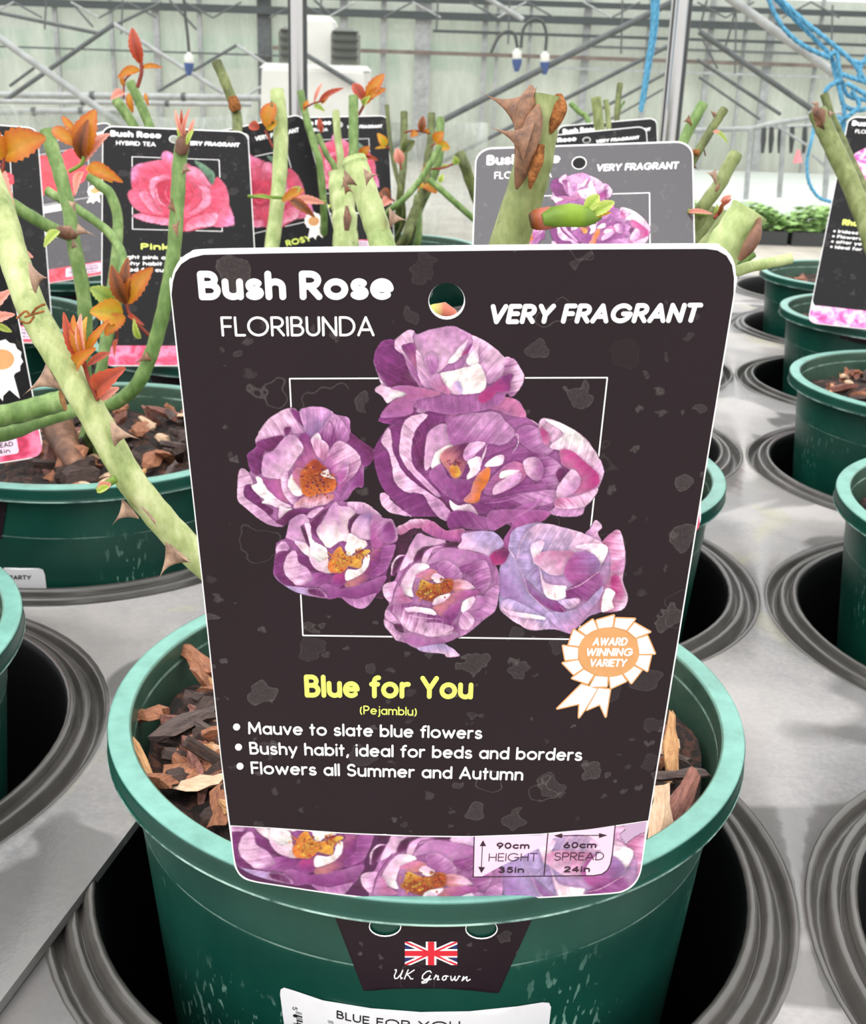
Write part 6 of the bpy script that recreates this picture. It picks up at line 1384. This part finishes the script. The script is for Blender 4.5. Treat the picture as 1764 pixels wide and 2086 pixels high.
shoot(k3, .553, [((372, 278), (356, 222), 9, 'p'), ((374, 275), (369, 224), 8, 'r'), ((376, 275), (384, 222), 9, 'p'), ((386, 285), (396, 240), 9, 'p'), ((380, 295), (394, 262), 10, 'l'), ((372, 292), (362, 250), 9, 'l')])
mb = MB(); tube(mb, catmull([at(112, 850, .63), at(130, 900, .615), at(152, 945, .60), at(166, 975, .595)], 4), [wid(v_, .61)/2 for v_ in np.linspace(70, 34, 13)], 12); mb.build('root_stub', M['root'], b1)
shoot(b1, .572, [((258, 620), (258, 524), 26, 'd'), ((260, 618), (308, 544), 40, 'o'), ((256, 618), (226, 542), 30, 'd'), ((250, 640), (186, 634), 52, 'y'), ((252, 642), (214, 682), 34, 'o'), ((232, 612), (184, 586), 34, 'g'), ((240, 690), (232, 722), 9, 'r'), ((285, 690), (272, 652), 14, 'l'), ((262, 640), (290, 660), 10, 'r')], [([(258, 615), (264, 640), (290, 670), (312, 690)], 7), ([(240, 655), (238, 700)], 4)])
# ---- bush cut off at the left
b2 = bush('L0', 'rose bush at the left frame edge with large orange leaves')
cane(b2, [(128, 816, .47), (90, 826, .47), (40, 840, .47), (-40, 862, .46), (-200, 960, .45)], 44, 'cane_mid', 'cut_brown'); cane(b2, [(150, 836, .50), (80, 858, .49), (20, 882, .48), (-60, 900, .47), (-240, 980, .45)], 30, 'cane_mid', 'cut')
shoot(b2, .52, [((6, 322), (90, 276), 66, 'o'), ((8, 322), (-50, 260), 60, 'o'), ((170, 320), (190, 222), 50, 'o'), ((166, 325), (176, 245), 30, 'd'), ((160, 298), (102, 258), 28, 'o'), ((164, 282), (124, 234), 16, 'o'), ((180, 338), (246, 368), 28, 'o'), ((176, 342), (228, 370), 16, 'y'), ((168, 350), (152, 392), 18, 'p'), ((172, 330), (222, 268), 22, 'p'), ((4, 350), (24, 420), 30, 'p'), ((120, 470), (90, 500), 20, 'l')], [([(140, 350), (165, 335), (172, 315)], 8, 'g'), ([(-20, 400), (4, 350), (8, 320)], 7, 'r')], 'big orange leaves')
shoot(b2, .44, [((-20, 640), (20, 590), 26, 'p'), ((-20, 655), (26, 640), 24, 'p'), ((-10, 660), (24, 676), 14, 'l'), ((-30, 470), (60, 520), 30, 'p')], [([(-60, 700), (-20, 645)], 8)])
# ---- bright pink rose pot
b3 = bush('L2', 'rose bush behind the bright pink tag with red shoot tips')
k = cane(b3, [(441, 126, .95), (463, 178, .95), (483, 240, .95), (480, 330, .93)], 21, 'cane_dark', 'cut'); cane(b3, [(236, 204, .93), (254, 228, .93), (274, 262, .93), (300, 340, .92)], 20, 'cane_mid', 'cut'); k = cane(b3, [(265, 168, .93), (285, 210, .93), (306, 262, .93), (330, 350, .92)], 20, 'cane_mid', 'cut')
mb = MB(); tube(mb, [at(474, 200, .945), at(478, 216, .944), at(482, 226, .945)], [wid(20, .95)/2, wid(26, .95)/2, wid(21, .95)/2], 9); mb.build('node_scar', M['wound'], k)
shoot(k, .90, [((287, 130), (268, 56), 26, 'r'), ((288, 138), (330, 136), 11, 'o'), ((284, 142), (240, 156), 20, 'o'), ((252, 176), (248, 152), 10, 'o'), ((254, 188), (226, 200), 18, 'p'), ((262, 190), (270, 230), 14, 'o'), ((296, 190), (302, 215), 8, 'o')], [([(280, 178), (288, 150), (288, 128)], 8), ([(252, 200), (254, 165), (270, 148)], 4)])
k = cane(b3, [(564, 184, .80), (570, 240, .80), (572, 300, .80), (566, 400, .80), (554, 500, .80), (540, 580, .80)], 30, 'cane_pale', 'cut'); shoot(k, .79, [((542, 258), (556, 206), 32, 'o'), ((528, 262), (506, 254), 20, 'r'), ((544, 264), (562, 244), 22, 'y'), ((556, 258), (552, 202), 10, 'k')], [([(556, 300), (540, 265)], 5)])
shoot(k, .785, [((575, 410), (620, 385), 20, 'o'), ((600, 408), (660, 412), 18, 'p'), ((560, 405), (510, 398), 8, 'g'), ((590, 405), (640, 440), 20, 'd'), ((590, 400), (612, 380), 16, 'g')], [([(505, 400), (560, 402), (600, 404), (665, 412)], 7, 'g')])
k = cane(b3, [(694, 352, .74), (696, 400, .74), (702, 450, .74), (700, 520, .74), (660, 600, .76)], 50, 'cane_pale', 'cut_brown', lumps=.06); mb = MB(); tube(mb, [at(706, 420, .725), at(708, 445, .7235), at(706, 470, .725)], [wid(6, .73)/2, wid(18, .73)/2, wid(10, .73)/2], 8); mb.build('node_scar', M['root'], k)
# ---- tilted tag pot and the far pot behind it
b4 = bush('L3', 'rose bush with thin upright green canes behind the tilted tag')
cane(b4, [(720, 196, 1.0), (720, 260, 1.0), (719, 330, 1.0), (705, 450, 1.02)], 20, 'cane_mid', 'cane_mid'); cane(b4, [(684, 226, 1.03), (688, 280, 1.03), (694, 335, 1.03), (690, 450, 1.04)], 15, 'cane_pale', 'cut'); cane(b4, [(647, 274, 1.0), (665, 315, 1.0), (684, 355, 1.0), (680, 480, 1.02)], 12, 'cane_mid', 'cut'); k = cane(b4, [(612, 186, .98), (624, 240, .98), (640, 295, .98), (652, 340, .98), (660, 450, 1.0)], 15, 'cane_mid', 'cut')
shoot(k, .97, [((640, 208), (656, 168), 8, 'p'), ((650, 206), (698, 178), 12, 'r'), ((628, 205), (618, 225), 10, 'o'), ((640, 215), (660, 225), 12, 'g'), ((655, 212), (670, 195), 8, 'o'), ((655, 270), (650, 240), 12, 'r')], [([(620, 220), (640, 210), (660, 205)], 4)])
shoot(b4, 1.01, [((744, 212), (782, 148), 26, 'o'), ((742, 205), (718, 168), 22, 'r'), ((748, 200), (786, 180), 18, 'o'), ((740, 215), (752, 196), 14, 'l')], [([(730, 235), (742, 212), (748, 190)], 6)])
shoot(b4, 1.01, [((735, 320), (752, 298), 20, 'o'), ((745, 320), (770, 326), 9, 'r')], [([(722, 322), (736, 320), (750, 318)], 4)])
b5 = bush('L4', 'far rose bush of many thin criss crossing canes left of the grey tag')
for pts, wp_, mt in (([(788, 214, 1.22), (795, 290, 1.22), (806, 350, 1.22), (818, 396, 1.22), (822, 450, 1.24)], 9, 'cane_dark'), ([(823, 228, 1.26), (823, 262, 1.26), (822, 330, 1.26), (816, 390, 1.26)], 15, 'cane_dark'), ([(879, 231, 1.24), (878, 280, 1.24), (870, 330, 1.24), (868, 380, 1.24)], 16, 'cane_dark'), ([(897, 240, 1.28), (896, 275, 1.28), (890, 340, 1.28)], 17, 'cane_mid'), ([(896, 298, 1.18), (874, 338, 1.18), (850, 375, 1.18), (820, 408, 1.18), (788, 438, 1.2)], 13, 'cane_mid'), ([(862, 386, 1.2), (850, 420, 1.2), (838, 450, 1.2), (824, 490, 1.2)], 21, 'cane_dark'), ([(830, 470, 1.22), (845, 430, 1.22), (852, 400, 1.22), (850, 500, 1.22)], 14, 'cane_mid')):
    cane(b5, pts, wp_, mt, 'cut', sides=10)
shoot(b5, 1.2, [((858, 270), (862, 236), 16, 'd'), ((850, 270), (836, 278), 14, 'o'), ((868, 272), (872, 262), 10, 'o')], [([(824, 270), (845, 266), (876, 272)], 4)])
shoot(b5, 1.2, [((886, 290), (902, 268), 22, 'o'), ((888, 296), (917, 302), 20, 'y')], [([(878, 300), (886, 292)], 4)])
shoot(b5, 1.19, [((878, 340), (860, 348), 14, 'o'), ((900, 342), (912, 336), 8, 'l')], [([(872, 345), (900, 342), (925, 334)], 4)])
shoot(b5, 1.2, [((868, 374), (888, 392), 24, 'o'), ((866, 376), (852, 388), 12, 'y')], [([(862, 384), (868, 374)], 4)])
shoot(b5, 1.2, [((816, 334), (808, 302), 22, 'p'), ((820, 310), (844, 286), 22, 'k')], [([(818, 345), (814, 326), (822, 308)], 4)])
shoot(b5, 1.2, [((786, 298), (770, 272), 18, 'y'), ((788, 300), (764, 302), 6, 'y')], [([(794, 302), (784, 298)], 4)])
shoot(b5, 1.2, [((794, 402), (774, 388), 22, 'd'), ((794, 406), (776, 420), 20, 'p')], [([(804, 410), (794, 404)], 4)])
# ---- middle column and right hand pots
b6 = bush('M3', 'rose bush behind the black tags with one dark green arching cane')
cane(b6, [(874, 366, 1.02), (900, 388, 1.02), (930, 415, 1.02), (968, 448, 1.03), (1060, 520, 1.05)], 13, 'cane_mid', 'cut'); cane(b6, [(936, 312, 1.03), (948, 340, 1.03), (962, 380, 1.04), (1000, 450, 1.05)], 22, 'cane_dark', 'cut'); cane(b6, [(1214, 200, 1.09), (1218, 235, 1.09), (1222, 280, 1.09), (1225, 400, 1.08)], 21, 'cane', 'cut_brown'); cane(b6, [(1234, 204, 1.11), (1238, 235, 1.11), (1238, 300, 1.1)], 11, 'cane', 'cut')
shoot(b6, 1.02, [((930, 335), (925, 318), 16, 'g'), ((895, 372), (903, 355), 12, 'l')], [([(890, 345), (910, 340), (930, 330)], 4)])
b7 = bush('M4', 'farthest rose bush with thin canes above the topmost black tag')
cane(b7, [(1263, 170, 1.3), (1259, 205, 1.3), (1256, 250, 1.3), (1250, 350, 1.3)], 12, 'cane_dark', 'cut'); cane(b7, [(1272, 206, 1.3), (1264, 220, 1.3), (1259, 240, 1.3)], 5, 'cane_mid', 'cut', False); cane(b7, [(1162, 210, 1.32), (1180, 228, 1.32), (1198, 246, 1.32), (1220, 330, 1.31)], 11, 'cane_mid', 'cut')
b8 = bush('M1', 'rose bush with brown thorned canes fanning right behind the grey tag')
k = cane(b8, [(1432, 211, .62), (1418, 238, .62), (1393, 286, .62), (1350, 400, .61)], 22, 'cane_mid', 'cut'); thorn(k, (1404, 246), (1388, 249), 14, .61, (.4, .9), 1.8, 'thorn_dark')
k = cane(b8, [(1476, 222, .60), (1460, 246, .60), (1444, 272, .60), (1414, 322, .60), (1360, 420, .6)], 18, 'cane_dark', 'cut'); thorn(k, (1456, 238), (1443, 222), 16, .60, (.4, .9), 1.6, 'thorn_dark'); thorn(k, (1436, 312), (1441, 320), 10, .60, (.4, .9), 1.6, 'thorn_dark'); thorn(k, (1412, 334), (1427, 356), 12, .60, (.4, .9), 2.0, 'thorn_dark')
shoot(k, .595, [((1455, 270), (1482, 288), 10, 'g'), ((1452, 268), (1470, 276), 8, 'p')]); mb = MB(); tube(mb, [at(1404, 308, .595), at(1424, 312, .595)], [wid(8, .6)/2, wid(14, .6)/2], 8); mb.build('node_scar', M['wound'], k)
k = cane(b8, [(1500, 313, .56), (1484, 340, .56), (1464, 378, .56), (1432, 422, .56), (1400, 480, .57)], 28, 'cane', 'cut_brown'); thorn(k, (1456, 360), (1434, 350), 18, .555, (.45, .9), 1.8, 'thorn'); mb = MB(); tube(mb, [at(1466, 374, .549), at(1462, 382, .549), at(1458, 390, .55)], [wid(4, .55)/2, wid(9, .55)/2, wid(5, .55)/2], 7); mb.build('node_scar', M['thorn_dark'], k)
cane(b8, [(1460, 430, .57), (1440, 452, .57), (1408, 490, .57)], 30, 'cane', 'cut', False)
shoot(k, .55, [((1400, 432), (1450, 434), 10, 'p'), ((1468, 412), (1490, 398), 12, 'p'), ((1470, 420), (1490, 404), 8, 'r'), ((1462, 440), (1474, 410), 10, 'd'), ((1455, 440), (1462, 415), 8, 'g')], [([(1400, 431), (1440, 436)], 12, 'g'), ([(1455, 445), (1470, 420), (1484, 408)], 8, 'r')])
b9 = bush('R2', 'rose bush at the right edge with two cut canes crossing the magenta tag')
k = cane(b9, [(1664, 225, .80), (1680, 262, .80), (1696, 296, .80), (1728, 364, .80), (1758, 438, .80), (1800, 560, .79)], 38, 'cane', 'cut', sides=16); thorn(k, (1668, 252), (1660, 262), 22, .79, (.4, .9), 1.6, 'thorn_dark', .004); thorn(k, (1690, 232), (1706, 230), 10, .79, (.4, .9), 1.6, 'thorn')
mb = MB(); tube(mb, [at(1660, 222, .795), at(1670, 232, .790), at(1676, 250, .792)], [wid(14, .8)/2, wid(26, .8)/2, wid(10, .8)/2], 8); mb.build('wound', M['root'], k)
k = cane(b9, [(1679, 192, .84), (1690, 228, .84), (1702, 256, .84), (1722, 300, .84), (1800, 480, .82)], 17, 'cane_dark', 'cut_brown')
thorn(k, (1664, 214), (1646, 210), 12, .83, (.6, .8), 1.6, 'thorn')
